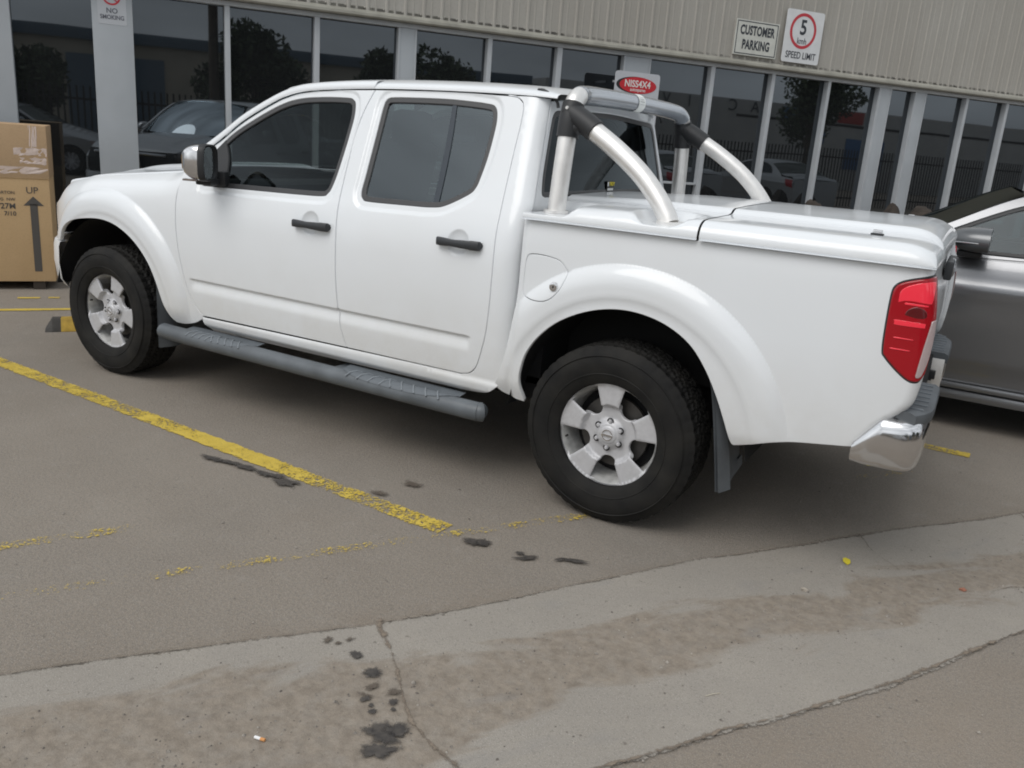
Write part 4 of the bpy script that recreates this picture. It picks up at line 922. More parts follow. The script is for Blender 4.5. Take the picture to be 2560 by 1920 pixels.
def blob(name, c, rx, ry, rz, seed, m=None, z=.0085, rough_=.28):
    r = np.random.default_rng(seed); n = 56; a = np.linspace(0, 2*np.pi, n+1)[:-1]; q = np.ones(n)
    for k in range(2, 13): q += rough_*r.normal()/k**.9*np.cos(k*a+r.uniform(0, 6.3))
    q = np.clip(q, .35, 1.7); ca, sa = math.cos(rz), math.sin(rz)
    rx *= 1.25; ry *= 1.3
    V = [(c[0], c[1], z)]+[(c[0]+rx*q[i]*math.cos(a[i])*ca-ry*q[i]*math.sin(a[i])*sa, c[1]+rx*q[i]*math.cos(a[i])*sa+ry*q[i]*math.sin(a[i])*ca, z) for i in range(n)]
    return tag(setattr_(mk(name, V, [(0, i+1, (i+1) % n+1) for i in range(n)], m or OIL, smooth=False), [1.35]+[0]*n), kind='structure')
for i, (p, rx, ry, an, mm) in enumerate([((-1.68, -1.449), .085, .027, .12, OIL), ((-1.60, -1.434), .07, .022, .1, OIL), ((-1.50, -1.430), .08, .024, .1, OIL), ((-1.38, -1.430), .06, .024, .1, OIL), ((-1.245, -1.440), .070, .040, .1, OIL), ((-1.32, -1.41), .045, .022, .1, OIL),
        ((-.285, -1.40), .050, .034, .2, OIL), ((-.255, -1.385), .035, .03, .2, OIL), ((-.06, -1.385), .055, .016, .55, OIL), ((-.10, -1.37), .02, .014, 0, OIL), ((.09, -1.295), .065, .015, .35, OIL), ((.045, -1.32), .03, .010, .9, OIL),
        ((.13, -2.47), .060, .042, .5, OIL), ((.16, -2.53), .045, .035, .9, OIL), ((.15, -2.44), .035, .03, 0, OIL), ((.05, -2.42), .014, .011, 0, OIL), ((.03, -2.40), .010, .009, 0, OIL), ((.09, -2.38), .010, .008, 0, OIL),
        ((-.06, -2.285), .034, .024, .6, OIL), ((-.155, -2.245), .024, .020, .3, OIL), ((-.225, -2.195), .013, .013, 0, OILB), ((-.275, -2.235), .015, .02, .4, OILB), ((-.02, -2.335), .018, .022, .2, OILB), ((.045, -2.32), .026, .014, .9, OILB), ((-.24, -2.23), .012, .008, .9, OILB),
        ((-.01, -2.375), .022, .012, .1, OILB), ((.07, -2.355), .014, .016, .1, OIL), ((0, -2.39), .015, .013, .2, OIL), ((-.81, -1.10), .055, .03, .2, OILB), ((-.86, -1.27), .05, .025, .2, OILB)]):
    blob('oil_stain', p, rx, ry, an, 100+i, mm, z=.0085+.0004*(i % 4))

def line(name, a, b, wd, wear, z=.004, seed=1, n=160, m=YELL):
    """painted line from a to b; wear is a list along its length"""
    a = np.array(a); b = np.array(b); d = (b-a)/np.linalg.norm(b-a); nn = np.array([-d[1], d[0]]); V = []; F = []; W_ = []
    r = np.random.default_rng(seed)
    for i in range(n+1):
        t = i/n; p = a+(b-a)*t; wv = np.interp(t, np.linspace(0, 1, len(wear)), wear)
        for k, v in enumerate((-1, -.8, -.3, .3, .8, 1)):
            V.append((*(p+nn*wd/2*(v+.06*r.normal()*(abs(v) == 1))), z)); W_.append(wv+(.14 if abs(v) == 1 else 0))
    for i in range(n):
        for k in range(5): F.append((i*6+k, i*6+k+1, (i+1)*6+k+1, (i+1)*6+k))
    o = mk(name, V, F, m, smooth=False); at = o.data.attributes.new('wear', 'FLOAT', 'POINT'); at.data.foreach_set('value', W_); return tag(o, kind='structure')
line('painted_line', (-.445, -1.372), (-7.5, -1.0), .110, [.46, .50, .49, .38, .36, .44, .47, .46, .44, .44, .42, .42, .40, .40, .40, .38, .38, .38, .38, .38, .38], seed=2, n=300)
line('painted_line', TS(-3.6, .545), TS(1.2, .415), .065, [.57, .58, .59, .64, .61, .61, .60, .60, .59, .56, .56, .70, .85, .85, .80, .62, .56], seed=3, n=240, z=.005)
line('painted_line', TS(-3.0, .16), TS(-2.50, .11), .07, [.58, .55, .60, .54, .64], seed=4)
line('painted_line', (1.29, 1.245), (-5.5, 1.42), .10, [.44, .60, .5, .4, .4, .36, .4], seed=5)
line('painted_line', TS(-6.5, -3.98), TS(2.4, -3.98), .075, [.36, .36, .36, .36], seed=6)
line('painted_line', TS(-3.28, -4.45), TS(-3.12, -4.45), .055, [.42, .42], seed=7, n=20); line('painted_line', TS(-3.06, -4.45), TS(-2.98, -4.45), .055, [.42, .42], seed=8, n=12); line('painted_line', TS(-2.2, -4.45), TS(-.2, -4.45), .055, [.42, .42], seed=9, n=60)
# small litter and grit
def at_px(u, v, z=.004):     # kept from the survey of the photograph: ground points in metres
    return None
PEB = mat('grit', (.19, .165, .145), rough=.9, noise=(45, .55, 2, (.36, .33, .29)))
m = MB(); r_ = np.random.default_rng(4)
for i in range(2200):
    t = r_.uniform(-3, 2.4); s_ = (1.40+.17*r_.normal()) if r_.random() < .62 else r_.uniform(.9, 2.9) if r_.random() < .8 else r_.uniform(-.2, .9)
    x, y = TS(t, s_); q = .0017+.0034*r_.random()**2.5+(.004 if r_.random() < .03 else 0)
    V = [Vector((r_.normal(), r_.normal(), r_.normal()*.6)).normalized()*q for _ in range(6)]
    V = [(q, 0, 0), (0, q*1.2, 0), (-q*.9, 0, 0), (0, -q, 0), (q*.1, 0, q*.9), (0, 0, -q*.3)]; a = r_.uniform(0, 6.3); ca, sa = math.cos(a), math.sin(a)
    m.add([(x+v[0]*ca-v[1]*sa, y+v[0]*sa+v[1]*ca, .0045+v[2]) for v in V], [(0, 1, 4), (1, 2, 4), (2, 3, 4), (3, 0, 4), (1, 0, 5), (2, 1, 5), (3, 2, 5), (0, 3, 5)])
tag(m.build('grit', PEB, smooth=False), kind='stuff')
def stone(name, p, q, m, seed, label, cat='stone', flat=.6):
    bm = bmesh.new(); bmesh.ops.create_icosphere(bm, subdivisions=2, radius=q); r = np.random.default_rng(seed)
    for v in bm.verts: v.co = Vector((v.co.x*1.2, v.co.y, v.co.z*flat))*(1+.18*r.normal())
    me = bpy.data.meshes.new(name); bm.to_mesh(me); bm.free(); me.materials.append(m); o = link(bpy.data.objects.new(name, me)); o.location = (*p, .004+q*flat*.7); return tag(o, label, cat)
stone('pebble', (.87, -.96), .011, mat('pale_pebble', (.36, .32, .27), rough=.85), 1, 'pale pebble lying on the gutter silt below the yellow leaf', 'pebble')
stone('brick_chip', (1.37, -.57), .010, mat('brick_chip', (.30, .13, .085), rough=.85), 2, 'small orange brick chip on the brown gutter silt at right', 'brick chip')
LF = mat('yellow_leaf', (.62, .52, .04), rough=.6)
o = mk('fallen_leaf', [(.955+a*.022-.5*b*.02, -.612+b*.030+a*.006, .007+h) for a, b, h in ((0, -1, 0), (.6, -.5, .003), (.7, .3, .006), (.1, 1, .002), (-.5, .4, .006), (-.6, -.4, .004), (0, 0, .001))], [(0, 1, 6), (1, 2, 6), (2, 3, 6), (3, 4, 6), (4, 5, 6), (5, 0, 6)], LF, smooth=False)
tag(o, 'small curled yellow leaf on the concrete gutter', 'leaf')
cg = tag(empty('cigarette_butt', (-.11, -2.67, .009), R(54.5-42)), 'white and orange cigarette butt on the brown silt at the bottom left', 'cigarette butt')
MB().tube([(-.014, 0, 0), (.003, 0, 0)], .0042, seg=10).build('paper', WHT, cg); MB().tube([(.003, 0, 0), (.016, 0, 0)], .0043, seg=10).build('filter_tip', mat('filter_orange', (.60, .28, .10), rough=.7), cg)
STR = mat('dry_straw', (.50, .45, .36), rough=.8)
for i, (p, an, ln, lb_) in enumerate((((.79, -1.78), .9, .05, 'pale dry straw lying on the lower edge of the gutter'), ((.30, -2.55), .55, .035, 'short pale straw beside the joint crack in the gutter'), ((1.90, -1.05), -.3, .03, 'pale straw on the asphalt at the lower right'))):
    MB_ = MB().tube([(p[0]-ln/2*math.cos(an), p[1]-ln/2*math.sin(an), .006), (p[0], p[1]+.001, .008), (p[0]+ln/2*math.cos(an), p[1]+ln/2*math.sin(an), .006)], .0012, seg=5); tag(MB_.build('straw', STR), lb_, 'straw')

# ================================================================== THE SHOP FRONT (local x along the front, y into the building, z up)
FO = Vector((CAM[0], CAM[1], 0))+NV*9.4
FM = frame(FO, DV, NV)
def place(o, m=FM): o.matrix_world = m; return o
def ALUM():
    m, n, b, co = base_nodes('painted_aluminium', .45); O = co.outputs['Object']
    n.links.new(mixc(n, noise(n, O, 3, 6), (.38, .40, .425), (.45, .47, .49)), b.inputs['Base Color']); return m
ALU = ALUM()
def CLAD():
    m, n, b, co = base_nodes('ribbed_steel_cladding', .6); O = co.outputs['Object']
    mp = node(n, 'ShaderNodeMapping'); mp.inputs['Scale'].default_value = (5, 1, .5); n.links.new(O, mp.inputs['Vector'])
    c = mixc(n, noise(n, mp.outputs['Vector'], 1.6, 6, .6), (.36, .345, .312), (.425, .41, .375))
    c = mixc(n, noise(n, O, .6, 4), c, (.35, .33, .295)); c = mixc(n, noise(n, O, 35, 5, .7, .5, .75, 0, .3), c, (.25, .23, .21))
    n.links.new(c, b.inputs['Base Color']); return m
CLD = CLAD()
FLASH = mat('cladding_flashing', (.30, .29, .25), rough=.5, noise=(6, .15, 6))
WALLP = mat('column_render', (.38, .405, .43), rough=.65, noise=(2.5, .07, 6), bump=(150, .1, .002))
shop = tag(place(empty('shop_building')), 'grey shop building with dark window strip under beige ribbed cladding', 'building')
# shop glass: dark tint, reflects the yard
PANE = bpy.data.materials.new('dark_shop_glass'); PANE.use_nodes = True; n = PANE.node_tree; n.nodes.clear()
di = node(n, 'ShaderNodeBsdfDiffuse'); di.inputs['Color'].default_value = (.012, .013, .014, 1); gl = node(n, 'ShaderNodeBsdfGlossy', i_Roughness=.016); gl.inputs['Color'].default_value = (.84, .92, 1, 1)
fr = node(n, 'ShaderNodeFresnel', i_IOR=1.88); ad_ = node(n, 'ShaderNodeMixShader'); ou = node(n, 'ShaderNodeOutputMaterial')
wz = node(n, 'ShaderNodeTexCoord'); wn_ = node(n, 'ShaderNodeTexNoise', i_Scale=.9, i_Detail=1.); wb = node(n, 'ShaderNodeBump', i_Strength=.25, i_Distance=.0035)
n.links.new(wz.outputs['Object'], wn_.inputs['Vector']); n.links.new(wn_.outputs['Fac'], wb.inputs['Height']); n.links.new(wb.outputs['Normal'], gl.inputs['Normal'])
n.links.new(fr.outputs[0], ad_.inputs[0]); n.links.new(di.outputs[0], ad_.inputs[1]); n.links.new(gl.outputs[0], ad_.inputs[2]); n.links.new(ad_.outputs[0], ou.inputs[0])

def pbox(name, x0, x1, y0, y1, z0, z1, m, par=shop, bev=.004):
    return MB().box(((x0+x1)/2, (y0+y1)/2, (z0+z1)/2), (x1-x0, y1-y0, z1-z0), bev=bev).build(name, m, par, sharp=40)
for a, b_ in ((-1.9, -.811), (-.150, .196), (2.787, 2.945), (5.545, 5.878), (9.640, 9.812), (10.305, 10.487), (14.05, 14.3)):
    pbox('column', a, b_, 0, .30, 0, 2.552, WALLP)
    # narrow jamb angles on both edges
PANES = [(-.811, -.150), (.196, 1.018), (1.068, 1.886), (1.940, 2.765), (2.967, 3.783), (3.835, 4.640), (4.704, 5.524), (5.899, 6.782), (6.842, 7.735), (7.792, 8.682), (8.730, 9.600), (9.832, 10.285), (10.507, 11.307), (11.362, 12.165), (12.222, 13.05), (13.11, 14.03)]
for a, b_ in PANES:
    g = MB().box(((a+b_)/2, .085, 1.31), (b_-a+.04, .012, 2.50)).build('window_pane', PANE, shop, smooth=False)
edges = [(1.018, 1.068), (1.886, 1.940), (3.783, 3.835), (4.640, 4.704), (6.782, 6.842), (7.735, 7.792), (8.682, 8.730), (11.307, 11.362), (12.165, 12.222), (13.05, 13.11),
         (2.765, 2.787), (2.945, 2.967), (5.524, 5.545), (5.878, 5.899), (9.600, 9.640), (9.812, 9.832), (10.285, 10.305), (10.487, 10.507)]
for a, b_ in edges: pbox('mullion', a, b_, -.004, .10, .06, 2.553, ALU, bev=.003)
pbox('window_head', -1.9, 14.3, -.008, .10, 2.5535, 2.60, ALU)
pbox('window_sill', -1.9, 14.3, -.010, .11, .0, .058, ALU)
pbox('door_rail', 5.90, 6.781, .02, .09, 1.112, 1.140, ALU)
# flashing and ribbed cladding
m = MB(); pr = [(.02, 2.602), (-.085, 2.600), (-.098, 2.615), (-.094, 2.640), (-.070, 2.668), (-.052, 2.672), (-.052, 2.70)]
m.grid([[(x, y, z) for y, z in pr] for x in (-2, 14.4)]); m.build('flashing', FLASH, shop, sharp=25)
pr = []; x = -2.009
while x < 14.4:
    pr += [(x, -.052), (x+.012, -.063), (x+.030, -.063), (x+.042, -.052), (x+.094, -.052), (x+.098, -.055), (x+.112, -.055), (x+.116, -.052)]; x += .2002
m = MB(); m.grid([[(x_, y_, z_) for x_, y_ in pr] for z_ in (2.668, 5.2)])
for k in range(82):
    xx = -2.009+.2002*k
    for dx, zz in ((.053, 2.70), (-.012, 2.695)): m.lathe([(0, -.0605), (.005, -.060), (.008, -.054), (.010, -.051)], 8); q = len(m.V)-32; m.V[q:] = [(v[0]+xx+dx, v[1], v[2]+zz) for v in m.V[q:]]
m.build('wall_cladding', CLD, shop, sharp=20)
pbox('wall', -1.9, 14.3, .13, 6, 0, 5.15, GAP)
pbox('roof_gutter', -2.1, 14.5, -.25, .05, 5.2, 5.36, FLASH)
pbox('wall_end', -9, -1.902, 0, .3, 0, 2.6, WALLP); 

# ---- signs
SW = mat('sign_white', (.66, .67, .68), rough=.35, noise=(8, .06, 5)); SI = mat('sign_ink', (.03, .035, .045), rough=.5); SR = mat('sign_red', (.50, .035, .05), rough=.4); SR2 = mat('sign_oval_red', (.52, .018, .03), rough=.4); SK = mat('sign_black', (.02, .018, .018), rough=.5)
def signm(x, y, z): return FM @ Matrix.Translation((x, y, z)) @ Matrix(((1, 0, 0, 0), (0, 0, -1, 0), (0, 1, 0, 0), (0, 0, 0, 1)))   # local: x right, y up, z towards the yard
def board(par, w_, h, m, rad=.03, th=.004, name='board'):
    P = []
    for cx, cy, a0 in ((w_/2-rad, h/2-rad, 0), (-w_/2+rad, h/2-rad, 90), (-w_/2+rad, -h/2+rad, 180), (w_/2-rad, -h/2+rad, 270)):
        for k in range(6): P.append((cx+rad*math.cos(R(a0+18*k)), cy+rad*math.sin(R(a0+18*k))))
    n_ = len(P); V = [(x, y, 0) for x, y in P]+[(x, y, -th) for x, y in P]; F = [tuple(range(n_)), tuple(range(2*n_-1, n_-1, -1))]+[(i, i+n_, (i+1) % n_+n_, (i+1) % n_) for i in range(n_)]
    return mk(name, V, F, m, par, smooth=False)
def ring(par, name, c, r0, r1, m, z=.002, sy=1., n_=64, ry0=None, ry1=None):
    G = [[(c[0]+r*math.cos(2*math.pi*k/n_), c[1]+ry*math.sin(2*math.pi*k/n_), zz) for r, ry, zz in ((r0, (ry0 if ry0 is not None else r0*sy), z), (r1, (ry1 if ry1 is not None else r1*sy), z), (r1, (ry1 if ry1 is not None else r1*sy), z-.0015))] for k in range(n_)]
    return MB().grid(G, cu=True).build(name, m, par, smooth=False)
I4 = Matrix.Identity(4)
def txt(s, size, m, x, y, par, z=.0015, bold=0., sx=1., name='lettering', space=1.): return text_mesh(s, size, m, Matrix.Translation((x, y, z)), par, name, bold, sx, .0006, space)
sg_ = tag(place(empty('parking_sign'), signm(7.335, -.088, 2.925)), 'white rectangular sign with black border reading CUSTOMER PARKING on the cladding', 'sign')
board(sg_, .665, .41, mat('sign_cream', (.56, .565, .52), rough=.4, noise=(7, .1, 5)), rad=.006, th=.012)
m = MB()
for a in ((0, .185, .63, .010), (0, -.185, .63, .010), (.310, 0, .010, .38), (-.310, 0, .010, .38)): m.box((a[0], a[1], .001), (a[2], a[3], .002))
m.build('border', SI, sg_, smooth=False)
txt('CUSTOMER', .148, SI, 0, .083, sg_, bold=.0055, sx=.66, space=1.06); txt('PARKING', .148, SI, 0, -.083, sg_, bold=.0055, sx=.66, space=1.06)
sg_ = tag(place(empty('speed_limit_sign'), signm(8.062, -.088, 3.024)), 'white speed limit sign with red ring around a 5, right of the parking sign', 'sign')
board(sg_, .61, .625, SW, rad=.03, th=.004)
ring(sg_, 'red_ring', (-.015, .070), .175, .212, SR)
txt('5', .245, SI, -.015, .105, sg_, bold=.006, sx=.92); txt('kmh', .105, SI, -.015, -.052, sg_, sx=.85, bold=.0008); txt('SPEED LIMIT', .115, SI, 0, -.225, sg_, bold=.0012, sx=.80)
sg_ = tag(place(empty('shop_sign'), signm(5.557, -.30, 2.035)), 'white board with red oval shop logo standing off the column behind the cab', 'sign')
board(sg_, .60, .64, mat('sign_pale_grey', (.50, .515, .55), rough=.35, noise=(5, .05, 4)), rad=.035, th=.012)
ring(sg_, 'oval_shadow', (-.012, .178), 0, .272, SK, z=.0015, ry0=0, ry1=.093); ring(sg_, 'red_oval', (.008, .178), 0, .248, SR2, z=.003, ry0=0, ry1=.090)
LT = mat('sign_lettering', (.72, .72, .70), rough=.4)
txt('NISS4X4', .105, LT, 0, .190, sg_, z=.0042, bold=.0022, sx=.92); txt('autospares', .052, LT, .01, .128, sg_, z=.0042, bold=.0006, sx=.92); txt('genuine and aftermarket', .018, SI, 0, .072, sg_)
m = MB()
for xx in (-.15, .15): m.box((xx, .22, -.155), (.025, .025, .29))
m.build('mounting_arm', ALU, sg_)
sg_ = tag(place(empty('no_smoking_sign'), signm(.022, -.002, 2.445)), 'white no smoking sign with red crossed circle on the grey column', 'sign')
board(sg_, .245, .36, mat('sign_sheet', (.47, .49, .52), rough=.4), rad=.01, th=.001)
ring(sg_, 'red_circle', (0, .065), .062, .078, SR); m = MB(); m.box((0, 0, .0018), (.135, .011, .001), mtx=Matrix.Translation((0, .065, 0)) @ Matrix.Rotation(R(-45), 4, 'Z')); m.build('red_bar', SR, sg_)
m = MB(); m.box((0, .055, .0014), (.09, .012, .001)); m.build('cigarette_symbol', SI, sg_)
SG = mat('faded_ink', (.12, .125, .15), rough=.6)
txt('NO', .062, SG, 0, -.062, sg_, bold=.0012); txt('SMOKING', .052, SG, 0, -.118, sg_, bold=.001, sx=.88)

# ---- cardboard box
CARD, n_, b_, co_ = base_nodes('corrugated_cardboard', .8); O = co_.outputs['Object']
c_ = mixc(n_, noise(n_, O, 2.2, 5), (.52, .355, .19), (.60, .42, .235)); sx_ = node(n_, 'ShaderNodeSeparateXYZ'); n_.links.new(O, sx_.inputs['Vector'])
c_ = mixc(n_, node_range(n_, sx_.outputs['Z'], .915, .925, 0, .55), c_, (.38, .26, .17)); c_ = mixc(n_, noise(n_, O, 70, 4, .7, .5, .7, 0, .2), c_, (.22, .15, .09)); n_.links.new(c_, b_.inputs['Base Color'])
BM = frame(FO-NV*1.2, DV, NV)
bx = tag(place(empty('cardboard_box'), BM), 'tall brown cardboard carton with tape and black UP arrow', 'box')
MB().box((-1.25, .30, .705), (1.46, .60, 1.27), bev=.006).build('carton', CARD, bx, sharp=40)
MB().box((-1.25, .297, 1.128), (1.466, .606, .424), bev=.004).build('lid_flap', CARD, bx, sharp=40)
m = MB()
for xx in (-1.85, -1.25, -.65): m.box((xx, .30, .035), (.09, .58, .066))
m.build('pallet_base', mat('dark_timber', (.05, .04, .032), rough=.9), bx)
ARR = mat('carton_ink', (.085, .078, .072), rough=.7)
m = MB(); m.box((-.645, -.0015, .435), (.056, .002, .56)); m.add([(-.72, -.0025, .700), (-.57, -.0025, .700), (-.645, -.0025, .775)], [(0, 1, 2)]); m.build('arrow', ARR, bx, smooth=False)
text_mesh('UP', .075, ARR, Matrix(((1, 0, 0, -.650), (0, 0, -1, -.002), (0, 1, 0, .822), (0, 0, 0, 1))), bx)
for s_, zz, sz, bo in (('CARTON', .80, .035, 0), ('KG  NW', .745, .035, 0), ('2070727M', .690, .062, .001), ('7/10', .630, .05, .0005)):
    text_mesh(s_, sz, ARR, Matrix(((1, 0, 0, -.775), (0, 0, -1, -.002), (0, 1, 0, zz), (0, 0, 0, 1))), bx, align='RIGHT', bold=bo)
TAPE = mat('clear_tape', (.62, .50, .44), rough=.18, coat=1., bump=(30, .5, .01))
def tape(x0, x1, z0, z1, rz=0, k=1):
    r = np.random.default_rng(k); G = [[(x, -.0045-.004*r.random(), z+.004*r.normal()) for z in np.linspace(z0, z1, 4)] for x in np.linspace(x0, x1, 10)]; MB().grid(G).build('packing_tape', TAPE, bx, smooth=False)
tape(-.645, -.585, 1.17, 1.335, k=1); tape(-.76, -.522, 1.10, 1.16, k=2); tape(-.72, -.522, 1.035, 1.085, k=3); tape(-1.0, -.522, .955, 1.01, k=4)
# ---- wheel stop
ws = tag(empty('wheel_stop', (0, 0, 0)), 'black rubber wheel stop with yellow end beyond the front wheel', 'wheel stop')
WM = frame(Vector((-4.37, -.455, 0)), DV, NV); ws.matrix_world = WM
STOPR = mat('stop_rubber', (.055, .052, .048), rough=.8, noise=(12, .25, 6))
def prism(x0, x1, m, name):
    pr = [(-.085, .002), (-.065, .05), (-.035, .085), (.035, .085), (.065, .05), (.085, .002)]
    xs = [x0, x0+.045, x1] if x0 < -.05 else [x0, x1]
    mm = MB(); mm.grid([[(x, y, z*(.15 if (x0 < -.05 and i_ == 0) else 1)) for y, z in pr] for i_, x in enumerate(xs)]); return mm.build(name, m, ws, sharp=20)
prism(-.10, .0, STOPR, 'rubber_block'); prism(.0, .20, mat('stop_yellow', (.40, .26, .04), rough=.7, noise=(20, .25, 5)), 'yellow_block'); prism(.20, .50, STOPR, 'rubber_block'); prism(.50, .70, bpy.data.materials['stop_yellow'], 'yellow_block')
# ---- boulders in front of the glass
ROCK = mat('sandstone', (.045, .037, .031), rough=.95, noise=(7, .35, 8), bump=(30, .6, .03))
for i, (t, d, q, zt, lb) in enumerate(((7.84, -1.0, .27, 1.10, 'brown boulder before the glass, between the far sports bar leg and first column'), (9.15, -1.0, .26, 1.07, 'grey brown boulder overlapping the foot of the second right column'), (9.68, -1.0, .38, 1.05, 'low pinkish boulder beside the windscreen of the grey sedan'))):
    bm = bmesh.new(); bmesh.ops.create_icosphere(bm, subdivisions=4, radius=1); r = np.random.default_rng(40+i); D_ = r.normal(size=(14, 3)); D_ /= np.linalg.norm(D_, axis=1)[:, None]; H_ = r.uniform(.72, .95, 14)
    for v in bm.verts:
        p = np.array(v.co); dd = D_@p; k = min(1, min([h/x for h, x in zip(H_, dd) if x > .05]+[1])); v.co = Vector(p*k*(1+.02*r.normal()))
        v.co = Vector((v.co.x*q*.62, v.co.y*q*.6, math.copysign(abs(v.co.z)**.6, v.co.z)*zt*.5+zt*.5))
    me = bpy.data.meshes.new('boulder'); bm.to_mesh(me); bm.free(); me.materials.append(ROCK); me.polygons.foreach_set('use_smooth', [True]*len(me.polygons)); o = link(bpy.data.objects.new('boulder', me)); o.matrix_world = FM @ Matrix.Translation((t, d, 0)); tag(o, lb, 'boulder', 'boulders in front of the shop glass')

# ================================================================== SEDANS
def Wsed(x, z):
    b = _sb(z); return b-.10*np.clip(.15-x, 0, None)**2*1.6-.05*np.clip(x-2.9, 0, None)**2*2.2
_sb = cubic([.18, .24, .35, .55, .72, .84, .90, .96, 1.02, 1.06, 1.12, 1.42, 1.55], [.80, .85, .872, .890, .902, .905, .895, .880, .858, .835, .800, .615, .50])
STOP = cubic([-.88, -.80, -.6, 0, .45, .60, .84, 1.21, 1.5, 1.8, 2.2, 2.6, 2.9, 3.2, 3.5, 3.75, 3.86], [.62, .72, .80, .92, 1.0, 1.075, 1.215, 1.405, 1.455, 1.47, 1.455, 1.38, 1.27, 1.12, 1.05, 1.02, .90])
SGL = tint_glass('sedan_side_glass', (.16, .24, .25), 1.42)
def sedan(name, paint, label, group=None):
    root = tag(empty(name), label, 'sedan', group)
    belt = cubic([-.8, 0, .5, 1.5, 2.6, 3.3, 3.8], [.72, .90, 1.02, 1.055, 1.075, 1.04, .98])
    arch = lambda cx: [(cx+.36*math.cos(R(a)), .33+.36*math.sin(R(a))) for a in np.linspace(188, -8, 15)]
    door1 = outline([(.50, .30), (1.66, .30)], [(1.66, .30), (1.68, .7), (1.66, 1.055)], [(1.66, 1.055), (1.1, 1.04), (.56, 1.015)], [(.56, 1.015), (.46, .85), (.44, .6), (.50, .30)])
    door2 = outline([(1.67, .30), (2.28, .30)], [(2.28, .30), (2.42, .55), (2.62, .72), (2.70, .90), (2.68, 1.07)], [(2.68, 1.07), (1.67, 1.056)], [(1.67, 1.056), (1.69, .7), (1.67, .30)])
    a1, a2 = arch(0), arch(2.75)
    bo = outline([(x, float(belt(x))) for x in np.linspace(3.80, -.78, 14)], [(-.78, .74), (-.86, .60), (-.84, .35), (-.78, .24)], [(-.78, .24), a1[0]], a1, [a1[-1], (.45, .235), (2.3, .235), a2[0]], a2, [a2[-1], (3.75, .30)], [(3.75, .30), (3.84, .55), (3.80, .98)])
    win = outline([(.66, 1.065), (.84, 1.165), (1.21, 1.345), (1.5, 1.405), (1.9, 1.42), (2.3, 1.39), (2.6, 1.31), (2.78, 1.20), (2.85, 1.10)], [(2.85, 1.10), (1.7, 1.075), (.66, 1.062)])
    gh = outline([(.50, 1.018), (.60, 1.075), (.84, 1.215), (1.21, 1.405), (1.5, 1.455), (1.8, 1.47), (2.2, 1.455), (2.6, 1.38), (2.9, 1.27), (3.2, 1.12), (3.32, 1.04)], [(3.32, 1.04), (2.7, 1.074), (1.66, 1.058), (1.1, 1.043), (.50, 1.018)])
    wf = lambda o: side_fn(lambda x, z: Wsed(x, z)+o)
    crease = lambda o: side_fn(lambda x, z: Wsed(x, z)+o+.010*ss(.80, .86, z)*(1-ss(.86, .93, z))-.014*(1-ss(.36, .44, z))*ss(.26, .30, z))
    for s_ in (1, -1):
        body = panel('body_side', bo, [inset(door1, -.0), inset(door2, -.0)] if False else [], crease(-.006), paint, root, sp=.06, rim=.004, side=s_)
        for d_, nm in ((door1, 'front_door'), (door2, 'rear_door')):
            dd = panel(nm, d_, [], crease(.003), paint, root, sp=.05, rim=.004, depth=.012, shrink=.003, side=s_)
            hx = 1.45 if nm == 'front_door' else 2.35
            MB().box((hx, -s_*.897, .90), (.20, .03, .03), bev=.008).build('door_handle', paint, dd)
        panel('window_frame', gh, [inset(win, -.004)], wf(0), paint, root, sp=.06, rim=.003, side=s_)
        panel('window_trim', win, [inset(win, .018)], wf(-.004), BLACK, root, sp=.08, rim=.002, side=s_)
        panel('side_window', inset(win, .016), [], wf(-.010), SGL, root, sp=.08, rim=.001, depth=.002, side=s_)
        MB().box((2.0, -s_*.84, .22), (2.9, .10, .06), bev=.02).box((1.37, -s_*.875, .275), (2.0, .03, .035), bev=.012).build('sill', paint, root)
        # mirror
        G = []
        for i in range(9):
            u = i/8; sc = (1-(1-u)**2.5)**.5*.92+.08; x = .865+.23*u
            G.append([(x, -s_*(1.02+.115*sc*math.copysign(abs(math.cos(a))**.8, math.cos(a))-.015*(1-u)), 1.140+.086*sc*(.82+.18*math.sin(a))*math.copysign(abs(math.sin(a))**.8, math.sin(a))+.0) for a in np.linspace(0, 2*math.pi, 21)[:-1]])
        mm = MB().grid(G, cv=True); mm.F.append(tuple(range(8*20, 9*20))); mm.mi.append(0); wm_ = mm.build('wing_mirror', MIRP if paint is GREY else paint, root, sharp=50)
        MB().box((1.0, -s_*.93, 1.07), (.13, .20, .035), bev=.014).build('mirror_arm', BLACK, wm_); MB().box((1.0, -s_*1.03, 1.14), (.185, .20, .006), bev=.002).build('mirror_trim', CHROME, wm_)
        # lamps
        tlp = outline([(3.50, .98), (3.78, .96)], [(3.78, .96), (3.82, .75)], [(3.82, .75), (3.60, .78)], [(3.60, .78), (3.50, .98)]); panel('tail_light', tlp, [], crease(.004), RED, root, sp=.05, side=s_)
        hlp = outline([(-.80, .70), (-.50, .80), (-.42, .78)], [(-.42, .78), (-.55, .66), (-.83, .60)], [(-.83, .60), (-.80, .70)]); panel('headlight', hlp, [], crease(.004), CLEAR, root, sp=.05, side=s_)
